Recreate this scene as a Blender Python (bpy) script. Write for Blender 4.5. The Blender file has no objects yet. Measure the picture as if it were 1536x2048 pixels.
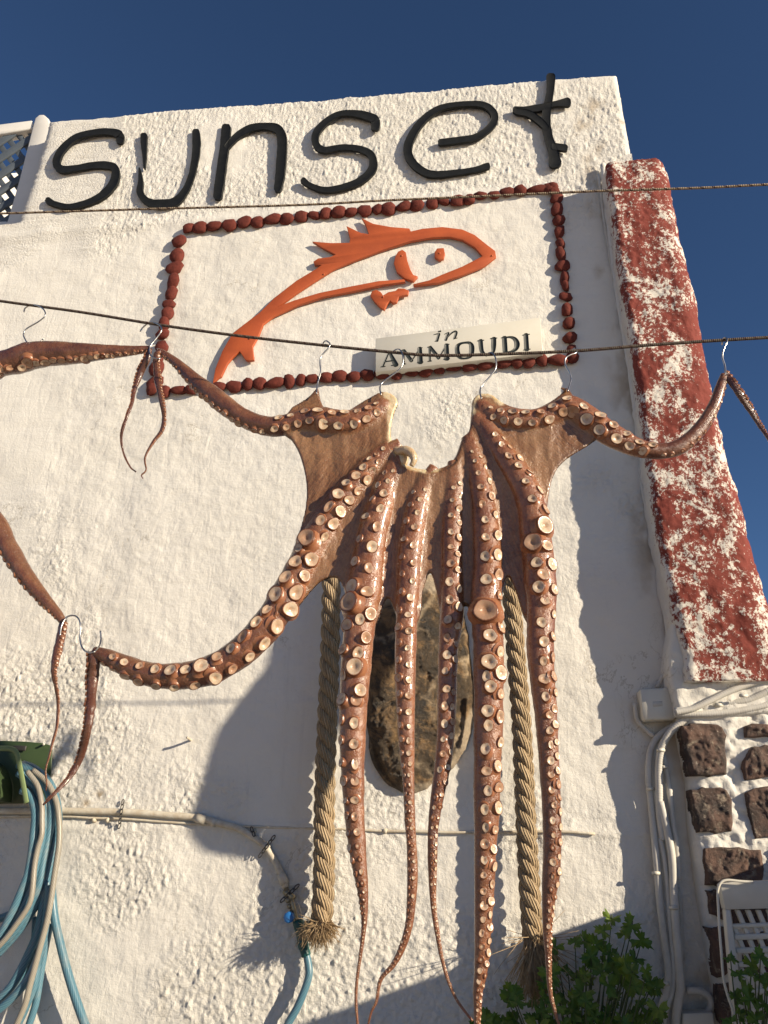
import bpy, bmesh, math, random
import numpy as np
from mathutils import Vector, Matrix
from mathutils.geometry import tessellate_polygon
random.seed(7); rs = np.random.RandomState(7)
SC = bpy.context.scene
COL = SC.collection

# ------------------------------------------------------------------ camera
F = 1479.0; D = 2.2; EYE = 1.5
u = np.array([47.0, 3274.0, -F]); u /= np.linalg.norm(u)
X = -12400.0; l = np.array([X, -(47.0*X + F*F)/3274.0, -F]); l /= np.linalg.norm(l)
Xc = -l; Zc = u; Yc = np.cross(Zc, Xc)
M3 = np.array([Xc, Yc, Zc])                       # camera -> world
CAM = np.array([0.0, -D, EYE])
cam_data = bpy.data.cameras.new('camera'); cam = bpy.data.objects.new('camera', cam_data); COL.objects.link(cam)
cam_data.sensor_fit = 'VERTICAL'; cam_data.sensor_height = 36.0; cam_data.lens = F/2048*36.0
cam_data.clip_start = 0.05; cam_data.clip_end = 3000
cam.matrix_world = Matrix(((M3[0,0],M3[0,1],M3[0,2],CAM[0]),(M3[1,0],M3[1,1],M3[1,2],CAM[1]),(M3[2,0],M3[2,1],M3[2,2],CAM[2]),(0,0,0,1)))
SC.camera = cam
# ------------------------------------------------------------------ light
SUN = np.array([-2.05, 1.0, -0.68]); SUN /= np.linalg.norm(SUN)      # travel direction of sunlight
world = bpy.data.worlds.new('World'); SC.world = world; world.use_nodes = True
wn = world.node_tree.nodes; wn.clear()
sky = wn.new('ShaderNodeTexSky'); sky.sky_type = 'NISHITA'; sky.sun_disc = False
sky.sun_elevation = math.asin(-SUN[2]); sky.sun_rotation = math.atan2(-SUN[0], -SUN[1])
sky.air_density = 0.7; sky.dust_density = 0.0; sky.ozone_density = 4.5; sky.altitude = 0
bg = wn.new('ShaderNodeBackground'); bg.inputs['Strength'].default_value = 0.072
wo = wn.new('ShaderNodeOutputWorld')
world.node_tree.links.new(sky.outputs[0], bg.inputs[0]); world.node_tree.links.new(bg.outputs[0], wo.inputs[0])
sd = bpy.data.lights.new('sun', 'SUN'); sd.energy = 5.0; sd.angle = math.radians(0.5); sd.color = (1.0, 0.85, 0.64)
so = bpy.data.objects.new('sun', sd); COL.objects.link(so)
so.rotation_euler = Vector(SUN).to_track_quat('-Z', 'Y').to_euler(); so.location = (3, -3, 6)
SC.view_settings.view_transform = 'Standard'; SC.view_settings.look = 'None'
SC.view_settings.exposure = 0.52; SC.view_settings.gamma = 1.0; SC.view_settings.use_curve_mapping = False
SC.render.engine = 'CYCLES'; SC.cycles.use_denoising = True; SC.cycles.max_bounces = 6; SC.cycles.diffuse_bounces = 3

# ------------------------------------------------------------------ helpers
def P(x, y, off=0.0):
    """world point on the plane y = -off seen at photo pixel x, y"""
    d = M3 @ np.array([x-768.0, 1024.0-y, -F])
    return CAM + d*((-off-CAM[1])/d[1])
def PA(xs, ys, off=0.0):
    xs = np.asarray(xs, float); ys = np.asarray(ys, float)
    d = np.stack([xs-768.0, 1024.0-ys, np.full(xs.shape, -F)], -1) @ M3.T
    t = (-np.asarray(off, float)-CAM[1])/d[..., 1]
    return CAM + d*t[..., None]
def SH(x, y, off):
    """point at distance off from the wall whose shadow falls on wall pixel x, y"""
    w = P(x, y, 0.0); return w - SUN*(off/SUN[1])

def hash3(i, j, k, seed):
    h = (i*374761393 + j*668265263 + k*2147483647 + seed*974634777) & 0xffffffff
    h = ((h ^ (h >> 13))*1274126177) & 0xffffffff
    h = h ^ (h >> 16)
    return (h & 0xffffff)/float(0xffffff)
def vnoise(x, y, z=0.0, seed=0):
    x = np.asarray(x, float); y = np.asarray(y, float); z = np.zeros_like(x)+z
    xi = np.floor(x).astype(np.int64); yi = np.floor(y).astype(np.int64); zi = np.floor(z).astype(np.int64)
    fx = x-xi; fy = y-yi; fz = z-zi
    fx = fx*fx*(3-2*fx); fy = fy*fy*(3-2*fy); fz = fz*fz*(3-2*fz)
    r = 0
    for a in (0, 1):
        for b in (0, 1):
            for c in (0, 1):
                w = (fx if a else 1-fx)*(fy if b else 1-fy)*(fz if c else 1-fz)
                r = r + w*hash3(xi+a, yi+b, zi+c, seed)
    return r*2-1
def fbm(x, y, z=0.0, seed=0, o=4, g=0.5):
    r = 0; a = 1.0; s = 0
    for i in range(o):
        r = r + a*vnoise(np.asarray(x)*2**i+i*17.3, np.asarray(y)*2**i+i*5.1, np.asarray(z)*2**i, seed+i); s += a; a *= g
    return r/s
def sstep(a, b, x):
    t = np.clip((x-a)/(b-a), 0, 1); return t*t*(3-2*t)
def in_poly(xs, ys, poly):
    inside = np.zeros(np.shape(xs), bool); n = len(poly)
    for i in range(n):
        x1, y1 = poly[i]; x2, y2 = poly[(i+1) % n]
        c = ((y1 > ys) != (y2 > ys)) & (xs < (x2-x1)*(ys-y1)/((y2-y1) + 1e-12) + x1)
        inside ^= c
    return inside
def poly_dist(xs, ys, poly, closed=True):
    """distance and nearest point and parameter to a polyline"""
    best = np.full(np.shape(xs), 1e9); bx = np.zeros(np.shape(xs)); by = bx.copy(); bt = bx.copy()
    n = len(poly)
    for i in range(n if closed else n-1):
        x1, y1 = poly[i][:2]; x2, y2 = poly[(i+1) % n][:2]
        dx, dy = x2-x1, y2-y1; L = dx*dx+dy*dy+1e-12
        t = np.clip(((xs-x1)*dx+(ys-y1)*dy)/L, 0, 1)
        qx = x1+t*dx; qy = y1+t*dy; d = np.hypot(xs-qx, ys-qy)
        m = d < best
        best = np.where(m, d, best); bx = np.where(m, qx, bx); by = np.where(m, qy, by); bt = np.where(m, i+t, bt)
    return best, bx, by, bt
def spline(pts, step):
    """Catmull-Rom resample of rows of numbers, evenly spaced by 'step' in the first two columns"""
    p = np.array(pts, float); q = np.vstack([2*p[0]-p[1], p, 2*p[-1]-p[-2]]); out = []
    for i in range(1, len(q)-2):
        for t in np.linspace(0, 1, 14, endpoint=False):
            a, b, c, d = q[i-1], q[i], q[i+1], q[i+2]
            out.append(0.5*((2*b)+(c-a)*t+(2*a-5*b+4*c-d)*t*t+(3*b-a-3*c+d)*t**3))
    out.append(p[-1]); out = np.array(out)
    s = np.concatenate([[0], np.cumsum(np.linalg.norm(np.diff(out[:, :min(3, out.shape[1]-1)] if out.shape[1] > 3 else out[:, :2], axis=0), axis=1))])
    n = max(2, int(s[-1]/step)+1); ss = np.linspace(0, s[-1], n)
    return np.stack([np.interp(ss, s, out[:, k]) for k in range(out.shape[1])], 1)

def new_mesh(verts, faces, attrs=None, uvs=None, smooth=True):
    me = bpy.data.meshes.new('mesh')
    v = np.asarray(verts, np.float32)
    fl = [np.asarray(f, np.int32) for f in faces] if not isinstance(faces, np.ndarray) else None
    if fl is None:
        k = faces.shape[1]; n = len(faces)
        loops = faces.astype(np.int32).ravel(); starts = np.arange(0, n*k, k, dtype=np.int32)
    else:
        lens = np.array([len(f) for f in fl], np.int32); loops = np.concatenate(fl) if len(fl) else np.zeros(0, np.int32)
        starts = np.concatenate([[0], np.cumsum(lens)[:-1]]).astype(np.int32); n = len(fl)
    me.vertices.add(len(v)); me.vertices.foreach_set('co', v.ravel())
    me.loops.add(len(loops)); me.loops.foreach_set('vertex_index', loops)
    me.polygons.add(n); me.polygons.foreach_set('loop_start', starts)
    me.update(calc_edges=True); me.validate()
    if attrs:
        for k, a in attrs.items():
            a = np.asarray(a, np.float32)
            if a.ndim == 1:
                at = me.attributes.new(k, 'FLOAT', 'POINT'); at.data.foreach_set('value', a)
            else:
                at = me.attributes.new(k, 'FLOAT_VECTOR', 'POINT'); at.data.foreach_set('vector', a.ravel())
    if smooth: me.shade_smooth()
    return me
def link(name, me, mat=None, parent=None):
    o = bpy.data.objects.new(name, me); COL.objects.link(o)
    if mat is not None:
        if isinstance(mat, (list, tuple)):
            for m in mat: me.materials.append(m)
        else:
            me.materials.append(mat)
    if parent is not None:
        o.parent = parent
        l_ = parent.location.copy()
        if parent.parent is not None: l_ = l_ + parent.parent.location
        if parent.type != 'EMPTY': l_ = Vector((0, 0, 0)) if parent.parent is None else Vector((0, 0, 0))
        if parent.type == 'EMPTY': o.location = -parent.location
    return o
def tag(o, label, cat, group=None, kind=None):
    if label: o['label'] = label
    if cat: o['category'] = cat
    if group: o['group'] = group
    if kind: o['kind'] = kind
    return o
def empty(name, loc, label, cat, group=None):
    o = bpy.data.objects.new(name, None); COL.objects.link(o); o.location = Vector(loc); o.empty_display_size = 0.05
    return tag(o, label, cat, group)
def structure(o):
    o['kind'] = 'structure'; return o

class MB:
    def __init__(s): s.v = []; s.f = []; s.a = {}
    def add(s, v, f, **attrs):
        n = len(s.v); s.v.extend([tuple(map(float, q)) for q in v]); s.f.extend([[i+n for i in q] for q in f])
        for k in attrs: s.a.setdefault(k, [])
        for k in s.a:
            s.a[k].extend(list(attrs.get(k, np.zeros(len(v)))))
        return s
    def mesh(s, smooth=False):
        at = {k: np.array(v) for k, v in s.a.items() if len(v) == len(s.v)}
        return new_mesh(s.v, s.f, at, smooth=smooth)
    def obj(s, name, mat, parent=None, smooth=False): return link(name, s.mesh(smooth), mat, parent)

def tube_geo(path, rad, seg=10, flat=1.0, ridges=None, closed_ends=True, rough=0):
    """swept tube; path (n,3), rad (n) or number. returns verts, faces, uvw attribute"""
    p = np.array(path, float); n = len(p); r = np.zeros(n)+rad
    t = np.gradient(p, axis=0); t /= np.linalg.norm(t, axis=1)[:, None]+1e-12
    ref = np.array([0, -1.0, 0]) if abs(t[0][1]) < 0.9 else np.array([1.0, 0, 0])
    b = np.cross(t[0], ref); b /= np.linalg.norm(b)
    s = np.concatenate([[0], np.cumsum(np.linalg.norm(np.diff(p, axis=0), axis=1))])
    V = []; A = []
    for i in range(n):
        b = b - t[i]*np.dot(b, t[i]); b /= np.linalg.norm(b)+1e-12
        nn = np.cross(b, t[i])
        for k in range(seg):
            a = 2*math.pi*k/seg
            rr = r[i]*(1 + (rough*(random.random()-.5) if rough else 0))
            V.append(p[i] + rr*(b*math.cos(a) + nn*math.sin(a)*flat)); A.append((k/seg, s[i], 0))
    Fc = []
    for i in range(n-1):
        for k in range(seg):
            k2 = (k+1) % seg
            Fc.append([i*seg+k, i*seg+k2, (i+1)*seg+k2, (i+1)*seg+k])
    if closed_ends:
        Fc.append(list(range(seg))[::-1]); Fc.append([(n-1)*seg+k for k in range(seg)])
    return V, Fc, A
def tube(name, path, rad, mat, parent=None, seg=10, **kw):
    V, Fc, A = tube_geo(path, rad, seg, **kw)
    return link(name, new_mesh(V, Fc, {'tuv': np.array(A)}), mat, parent)
def pxpath(pts, off, step=8):
    """px polyline [(x,y) or (x,y,off)] -> smooth world path"""
    q = [(a[0], a[1], (a[2] if len(a) > 2 else off)) for a in pts]
    q = np.array(q, float); w = PA(q[:, 0], q[:, 1], q[:, 2])
    out = spline(np.column_stack([w, np.zeros(len(w))]), step*0.0015)
    return out[:, :3]
def zx(pts, s, ox, oy):
    return [tuple([a[0]/s+ox, a[1]/s+oy] + [c/s for c in a[2:3]]) for a in pts]

def prism_geo(poly3, back):
    """front polygon (list of 3D points) extruded by vector back"""
    n = len(poly3); tris = tessellate_polygon([[Vector(p) for p in poly3]])
    V = [tuple(p) for p in poly3] + [tuple(np.array(p)+back) for p in poly3]
    a = 0
    for i in range(n):
        p, q = poly3[i], poly3[(i+1) % n]; a += p[0]*q[2]-q[0]*p[2]
    Fc = []
    for t in tris:
        p = [np.array(V[i]) for i in t]; nrm = np.cross(p[1]-p[0], p[2]-p[0])
        tt = list(t) if nrm[1] < 0 else list(t)[::-1]
        Fc.append(tt); Fc.append([i+n for i in tt][::-1])
    for i in range(n):
        j = (i+1) % n
        Fc.append([i, j, j+n, i+n] if a < 0 else [j, i, i+n, j+n])
    return V, Fc
def prism(name, poly, off, thick, mat, parent=None, bevel=0.0):
    V, Fc = prism_geo([P(x, y, off) for x, y in poly], np.array([0, thick, 0]))
    o = link(name, new_mesh(V, Fc, smooth=False), mat, parent)
    return o
def box_geo(x0, x1, y0, y1, z0, z1):
    V = [(x0,y0,z0),(x1,y0,z0),(x1,y1,z0),(x0,y1,z0),(x0,y0,z1),(x1,y0,z1),(x1,y1,z1),(x0,y1,z1)]
    return V, [[0,3,2,1],[4,5,6,7],[0,1,5,4],[1,2,6,5],[2,3,7,6],[3,0,4,7]]
def bevel(o, w=0.002, seg=2):
    m = o.modifiers.new('bevel', 'BEVEL'); m.width = w; m.segments = seg; m.limit_method = 'ANGLE'; m.angle_limit = math.radians(40)
    return o
def stroke_poly(pts, step=4):
    """outline of a brush stroke of varying width with round ends"""
    q = spline([(a[0], a[1], a[2]) for a in pts], step) if len(pts) > 2 else np.array([np.array(pts[0])*(1-t)+np.array(pts[-1])*t for t in np.linspace(0, 1, 8)], float)
    t = np.gradient(q[:, :2], axis=0); t /= np.linalg.norm(t, axis=1)[:, None]+1e-9
    nn = np.stack([-t[:, 1], t[:, 0]], 1); w = q[:, 2:3]/2
    return q, nn, w, t
def stroke_geo(pts, off, thick, step=4, wob=0.0, seed=0):
    q, nn, w, t = stroke_poly(pts, step)
    n = len(q)
    wl = w*(1+wob*vnoise(np.arange(n)*0.35, np.zeros(n)+seed)[:, None]); wr = w*(1+wob*vnoise(np.arange(n)*0.35, np.zeros(n)+seed+9)[:, None])
    L = q[:, :2]+nn*wl; R = q[:, :2]-nn*wr
    rows = []
    for a, f in ((60, 0.5), (30, 0.866)):
        rows.append((q[0, :2]-t[0]*w[0]*math.sin(math.radians(a))*0.8, nn[0]*w[0]*f*0+nn[0]*w[0]*math.cos(math.radians(a))))
    Lp = [c+e for c, e in rows]+list(L); Rp = [c-e for c, e in rows]+list(R)
    for a in (30, 60):
        c = q[-1, :2]+t[-1]*w[-1]*math.sin(math.radians(a))*0.8; e = nn[-1]*w[-1]*math.cos(math.radians(a)); Lp.append(c+e); Rp.append(c-e)
    Lp = np.array(Lp); Rp = np.array(Rp); m = len(Lp)
    V = np.concatenate([PA(Lp[:, 0], Lp[:, 1], off), PA(Rp[:, 0], Rp[:, 1], off)])
    Vb = V.copy(); Vb[:, 1] += thick
    V = np.concatenate([V, Vb]); Fc = []
    def quad(a, b, c, d, ny):
        p = V[[a, b, c]]; nr = np.cross(p[1]-p[0], p[2]-p[0])
        return [a, b, c, d] if nr[1]*ny > 0 else [d, c, b, a]
    flip = np.cross(V[m]-V[0], V[1]-V[0])[1] > 0     # orientation of (L0,R0,...) on front
    for i in range(m-1):
        a = [i, m+i, m+i+1, i+1]
        a = quad(*a, -1); Fc.append(a); Fc.append([k+2*m for k in a[::-1]])
        s = [i, i+1, i+1+2*m, i+2*m]; r = [m+i+1, m+i, m+i+2*m, m+i+1+2*m]
        if not flip: s = s[::-1]; r = r[::-1]
        Fc += [s, r]
    e0 = [0, 2*m, 3*m, m]; e1 = [m-1, 2*m-1, 4*m-1, 3*m-1]
    Fc += [e0 if flip else e0[::-1], e1 if flip else e1[::-1]]
    return V, Fc

# ------------------------------------------------------------------ materials
class N:
    def __init__(s, name):
        s.m = bpy.data.materials.new(name); s.m.use_nodes = True; s.t = s.m.node_tree; s.t.nodes.clear()
        s.out = s.t.nodes.new('ShaderNodeOutputMaterial'); s.b = s.t.nodes.new('ShaderNodeBsdfPrincipled')
        s.t.links.new(s.b.outputs[0], s.out.inputs[0])
    def n(s, ty, **kw):
        x = s.t.nodes.new(ty)
        for k, v in kw.items(): setattr(x, k, v)
        return x
    def l(s, a, b): s.t.links.new(a, b)
    def set(s, name, v):
        i = s.b.inputs[name]
        if hasattr(v, 'is_output'): s.l(v, i)
        else: i.default_value = (*v, 1) if (isinstance(v, tuple) and i.type == 'RGBA') else v
    def coord(s, scale=(1, 1, 1), attr=None, obj=False):
        if attr: o = s.n('ShaderNodeAttribute', attribute_name=attr).outputs['Vector']
        else: o = s.n('ShaderNodeTexCoord').outputs['Object'] if obj else s.n('ShaderNodeNewGeometry').outputs['Position']
        mp = s.n('ShaderNodeMapping'); mp.inputs['Scale'].default_value = scale; s.l(o, mp.inputs['Vector']); return mp.outputs[0]
    def attr(s, name): return s.n('ShaderNodeAttribute', attribute_name=name).outputs['Fac']
    def noise(s, vec, scale, detail=4, rough=0.55, dist=0.0, out='Fac'):
        x = s.n('ShaderNodeTexNoise'); x.inputs['Scale'].default_value = scale; x.inputs['Detail'].default_value = detail
        x.inputs['Roughness'].default_value = rough; x.inputs['Distortion'].default_value = dist; s.l(vec, x.inputs['Vector']); return x.outputs[out]
    def ramp(s, f, stops):
        x = s.n('ShaderNodeValToRGB'); e = x.color_ramp.elements
        while len(e) < len(stops): e.new(0.5)
        for i, (p, c) in enumerate(stops):
            e[i].position = p; e[i].color = (c, c, c, 1) if isinstance(c, (int, float)) else (*c, 1)
        s.l(f, x.inputs[0]); return x.outputs[0]
    def mix(s, f, a, b, mode='MIX'):
        x = s.n('ShaderNodeMix', data_type='RGBA', blend_type=mode)
        for i, v in ((0, f), (6, a), (7, b)):
            if hasattr(v, 'is_output'): s.l(v, x.inputs[i])
            else: x.inputs[i].default_value = v if i == 0 else (*v, 1)
        return x.outputs[2]
    def math(s, op, a, b=0.0, c=None):
        x = s.n('ShaderNodeMath', operation=op)
        for i, v in enumerate((a, b) if c is None else (a, b, c)):
            if hasattr(v, 'is_output'): s.l(v, x.inputs[i])
            else: x.inputs[i].default_value = v
        return x.outputs[0]
    def bump(s, h, strength=0.5, dist=0.002, prev=None):
        x = s.n('ShaderNodeBump'); x.inputs['Strength'].default_value = strength; x.inputs['Distance'].default_value = dist
        s.l(h, x.inputs['Height'])
        if prev: s.l(prev, x.inputs['Normal'])
        return x.outputs[0]

def mat_plaster(name='whitewashed_plaster', base=(0.76, 0.745, 0.70)):
    m = N(name); p = m.coord()
    c = m.mix(m.ramp(m.noise(p, 1.3, 5, 0.6), [(0.35, 0.0), (0.75, 1.0)]), base, (0.70, 0.68, 0.62))
    st = m.ramp(m.noise(m.coord((3, 3, 0.7)), 2.2, 6, 0.7), [(0.58, 0.0), (0.78, 0.55)])
    c = m.mix(st, c, (0.62, 0.58, 0.50))
    sp = m.ramp(m.noise(p, 190, 3, 0.6), [(0.70, 0.0), (0.80, 0.5)])
    c = m.mix(sp, c, (0.5, 0.47, 0.41))
    ck = m.math('ABSOLUTE', m.math('SUBTRACT', m.noise(p, 1.7, 8, 0.62, 0.4), 0.5))
    ckm = m.math('MULTIPLY', m.ramp(ck, [(0.0, 1.0), (0.0035, 0.0)]), m.ramp(m.noise(p, 2.9, 2, 0.5), [(0.54, 0.0), (0.62, 0.7)]))
    c = m.mix(ckm, c, (0.40, 0.36, 0.29))
    drp = m.ramp(m.noise(m.coord((9, 9, 0.8)), 2.4, 5, 0.6), [(0.60, 0.0), (0.80, 0.5)])
    c = m.mix(drp, c, (0.56, 0.55, 0.52))
    ru = m.attr('grime'); c = m.mix(ru, c, (0.30, 0.21, 0.11))
    m.set('Base Color', c); m.set('Roughness', 0.88); m.set('Specular IOR Level', 0.25)
    ro = m.attr('rough')
    fine = m.math('MULTIPLY', m.noise(p, 120, 6, 0.68), m.math('MULTIPLY_ADD', ro, 0.75, 0.25))
    b = m.bump(fine, 1.0, 0.0065)
    tw = m.noise(m.coord((1.0, 1.0, 0.28)), 26, 5, 0.62, 0.9)
    b = m.bump(tw, 0.42, 0.006, b)
    b = m.bump(m.noise(m.coord((0.35, 1.0, 1.0)), 60, 4, 0.6, 1.2), 0.35, 0.003, b)
    b = m.bump(m.noise(p, 420, 3, 0.6), 0.3, 0.0008, b)
    m.set('Normal', b); return m.m
def mat_simple(name, col, rough=0.6, metal=0.0, var=0.15, scale=40, bump=0.0, bscale=150, spec=0.5, col2=None):
    m = N(name); p = m.coord()
    c2 = col2 or tuple(max(0, x*(1-var*2)) for x in col)
    c = m.mix(m.ramp(m.noise(p, scale, 6, 0.65), [(0.35, 0.0), (0.7, 1.0)]), col, c2)
    m.set('Base Color', c); m.set('Roughness', rough); m.set('Metallic', metal); m.set('Specular IOR Level', spec)
    if bump: m.set('Normal', m.bump(m.noise(p, bscale, 4, 0.6), bump, 0.002))
    return m.m
def mat_octopus():
    m = N('wet_octopus_skin'); p = m.coord()
    web = m.attr('web'); dark = m.attr('dark'); cream = m.attr('cream')
    n1 = m.ramp(m.noise(p, 22, 5, 0.65), [(0.3, 0.0), (0.72, 1.0)])
    skin = m.mix(n1, (0.325, 0.142, 0.070), (0.165, 0.060, 0.029))
    skin = m.mix(m.ramp(m.noise(p, 38, 6, 0.7, 0.5), [(0.55, 0.0), (0.70, 0.4)]), skin, (0.46, 0.26, 0.155))
    mot = m.ramp(m.noise(p, 150, 5, 0.75), [(0.48, 0.0), (0.70, 0.75)])
    skin = m.mix(mot, skin, (0.17, 0.052, 0.026))
    fib = m.noise(m.coord((1, 1, 1), attr='fib'), 1.0, 5, 0.65)
    w = m.mix(m.ramp(fib, [(0.32, 0.0), (0.68, 1.0)]), (0.105, 0.044, 0.018), (0.31, 0.155, 0.072))
    w = m.mix(m.ramp(m.noise(p, 9, 4, 0.6), [(0.4, 0.0), (0.75, 0.8)]), w, (0.38, 0.22, 0.115))
    c = m.mix(web, skin, w)
    c = m.mix(dark, c, (0.062, 0.022, 0.018))
    cr = m.mix(m.ramp(m.noise(p, 60, 4, 0.6), [(0.4, 0.0), (0.7, 1.0)]), (0.72, 0.60, 0.40), (0.52, 0.36, 0.17))
    c = m.mix(cream, c, cr)
    m.set('Base Color', c)
    r = m.ramp(m.noise(p, 55, 5, 0.65), [(0.3, 0.13), (0.7, 0.42)])
    m.set('Roughness', r); m.set('Specular IOR Level', 0.6)
    m.set('Subsurface Weight', 0.18); m.set('Subsurface Radius', (0.010, 0.0035, 0.0015)); m.set('Subsurface Scale', 1.0)
    m.set('Coat Weight', 0.35); m.set('Coat Roughness', 0.12)
    b = m.bump(m.noise(p, 70, 5, 0.7), 0.6, 0.005)
    b = m.bump(m.noise(m.coord((1, 1, 1), attr='tuv2'), 1.0, 4, 0.6), 0.35, 0.002, b)
    b = m.bump(m.noise(p, 330, 3, 0.7), 0.35, 0.0012, b)
    b2 = m.bump(fib, 0.15, 0.0015, b)
    m.set('Normal', b2); return m.m
def mat_sucker(dark=False):
    m = N('sucker_skin_dark' if dark else 'sucker_skin')
    z = m.attr('zone')     # 0 side, 1 ring edge, 2 top, 3 centre
    rnd = m.n('ShaderNodeObjectInfo').outputs['Random']; p = m.coord()
    nz = m.noise(p, 140, 4, 0.65)
    side = m.mix(nz, (0.37, 0.17, 0.088), (0.24, 0.09, 0.045))
    top = m.mix(m.ramp(nz, [(0.35, 0.0), (0.7, 1.0)]), (0.64, 0.52, 0.39), (0.50, 0.35, 0.23))
    top = m.mix(m.ramp(rnd, [(0.0, 0.0), (0.35, 0.0), (1.0, 0.85)]), top, (0.36, 0.19, 0.11))
    cen = m.mix(0.5, top, (0.36, 0.17, 0.08))
    c = m.mix(m.ramp(m.math('DIVIDE', z, 3.0), [(0.0, 0.0), (0.30, 1.0), (0.36, 1.0), (0.5, 0.0)]), side, (0.13, 0.045, 0.022))
    c = m.mix(m.ramp(m.math('DIVIDE', z, 3.0), [(0.42, 0.0), (0.56, 1.0)]), c, top)
    c = m.mix(m.ramp(m.math('DIVIDE', z, 3.0), [(0.8, 0.0), (0.97, 1.0)]), c, cen)
    m.set('Base Color', c); m.set('Roughness', 0.27); m.set('Specular IOR Level', 0.55)
    m.set('Subsurface Weight', 0.2); m.set('Subsurface Radius', (0.008, 0.004, 0.002)); m.set('Subsurface Scale', 1.0)
    m.set('Normal', m.bump(m.noise(p, 260, 4, 0.6), 0.35, 0.0015)); return m.m
def mat_pilaster():
    m = N('flaking_red_paint_on_plaster'); p = m.coord((1, 1, 0.9))
    a = m.noise(p, 8.5, 12, 0.80, 0.3); b = m.noise(p, 90, 6, 0.8)
    f = m.math('ADD', m.math('MULTIPLY', a, 0.62), m.math('MULTIPLY', b, 0.38))
    f = m.math('ADD', f, m.math('MULTIPLY', m.attr('wear'), 0.12))
    mask = m.ramp(f, [(0.517, 0.0), (0.541, 1.0)])
    red = m.mix(m.noise(p, 30, 4, 0.6), (0.235, 0.048, 0.034), (0.16, 0.030, 0.022))
    wh = m.mix(m.noise(p, 25, 4, 0.6), (0.78, 0.75, 0.69), (0.64, 0.60, 0.53))
    m.set('Base Color', m.mix(mask, red, wh)); m.set('Roughness', 0.8); m.set('Specular IOR Level', 0.3)
    bb = m.bump(m.noise(p, 60, 6, 0.7), 0.6, 0.005); bb = m.bump(f, 0.5, 0.01, bb); m.set('Normal', bb); return m.m
def mat_rope():
    m = N('hemp_rope_fibre'); a = m.coord((26, 30, 1), attr='tuv')
    n1 = m.noise(m.coord((34, 55, 1), attr='tuv'), 1.0, 4, 0.7)
    c = m.mix(m.ramp(n1, [(0.3, 0.0), (0.7, 1.0)]), (0.60, 0.48, 0.32), (0.36, 0.26, 0.155))
    c = m.mix(m.ramp(m.noise(m.coord(), 18, 3, 0.6), [(0.45, 0.0), (0.75, 0.6)]), c, (0.46, 0.32, 0.18))
    m.set('Base Color', c); m.set('Roughness', 0.9); m.set('Specular IOR Level', 0.2)
    sx = m.n('ShaderNodeSeparateXYZ'); m.l(m.n('ShaderNodeAttribute', attribute_name='tuv').outputs['Vector'], sx.inputs[0])
    wv = m.math('SINE', m.math('ADD', m.math('MULTIPLY', sx.outputs[0], 6.2832*13), m.math('MULTIPLY', m.noise(m.coord(), 90, 3, 0.6), 2.5)))
    c = m.mix(m.ramp(m.math('MULTIPLY_ADD', wv, 0.5, 0.5), [(0.0, 0.5), (0.4, 0.0)]), c, (0.17, 0.105, 0.055))
    m.set('Base Color', c)
    b = m.bump(n1, 0.8, 0.003); b = m.bump(wv, 0.9, 0.0025, b); m.set('Normal', b); return m.m
def mat_stone(name='rough_red_brown_stone', c1=(0.15, 0.088, 0.066), c2=(0.055, 0.042, 0.037), c3=(0.28, 0.23, 0.175), sc=14):
    m = N(name); p = m.coord()
    c = m.mix(m.ramp(m.noise(p, sc, 6, 0.65, 0.4), [(0.38, 0.0), (0.62, 1.0)]), c1, c2)
    c = m.mix(m.ramp(m.noise(p, sc*2.2, 8, 0.7, 0.6), [(0.54, 0.0), (0.66, 1.0)]), c, c3)
    c = m.mix(m.ramp(m.noise(p, 120, 4, 0.7), [(0.62, 0.0), (0.72, 0.7)]), c, (0.5, 0.44, 0.36))
    m.set('Base Color', c); m.set('Roughness', 0.85)
    b = m.bump(m.noise(p, 35, 8, 0.75), 0.9, 0.012); m.set('Normal', b); return m.m
def mat_plaque():
    m = N('mottled_shell_rock'); p = m.coord()
    q = m.mix(0.12, p, m.noise(p, 5, 4, 0.6, out='Color'))
    n0 = m.noise(p, 4.5, 7, 0.7, 1.2)
    c = m.mix(m.ramp(n0, [(0.36, 0.0), (0.50, 1.0)]), (0.022, 0.020, 0.018), (0.085, 0.058, 0.032))
    c = m.mix(m.ramp(m.noise(p, 11, 8, 0.75, 0.8), [(0.50, 0.0), (0.60, 1.0)]), c, (0.30, 0.185, 0.085))
    v = m.n('ShaderNodeTexVoronoi', feature='DISTANCE_TO_EDGE'); v.inputs['Scale'].default_value = 9; m.l(q, v.inputs['Vector'])
    vein = m.math('MULTIPLY', m.ramp(v.outputs['Distance'], [(0.0, 1.0), (0.07, 0.0)]), m.ramp(m.noise(p, 9, 5, 0.7), [(0.45, 0.0), (0.62, 1.0)]))
    c = m.mix(vein, c, (0.52, 0.40, 0.26))
    c = m.mix(m.attr('pale'), c, m.mix(m.noise(p, 30, 5, 0.7), (0.62, 0.53, 0.40), (0.28, 0.19, 0.11)))
    m.set('Base Color', c); m.set('Roughness', m.ramp(m.noise(p, 20, 4, 0.6), [(0.3, 0.3), (0.7, 0.7)]))
    b = m.bump(m.noise(p, 34, 9, 0.8, 0.6), 1.0, 0.016); b = m.bump(v.outputs['Distance'], 0.3, 0.01, b); m.set('Normal', b); return m.m
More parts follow.
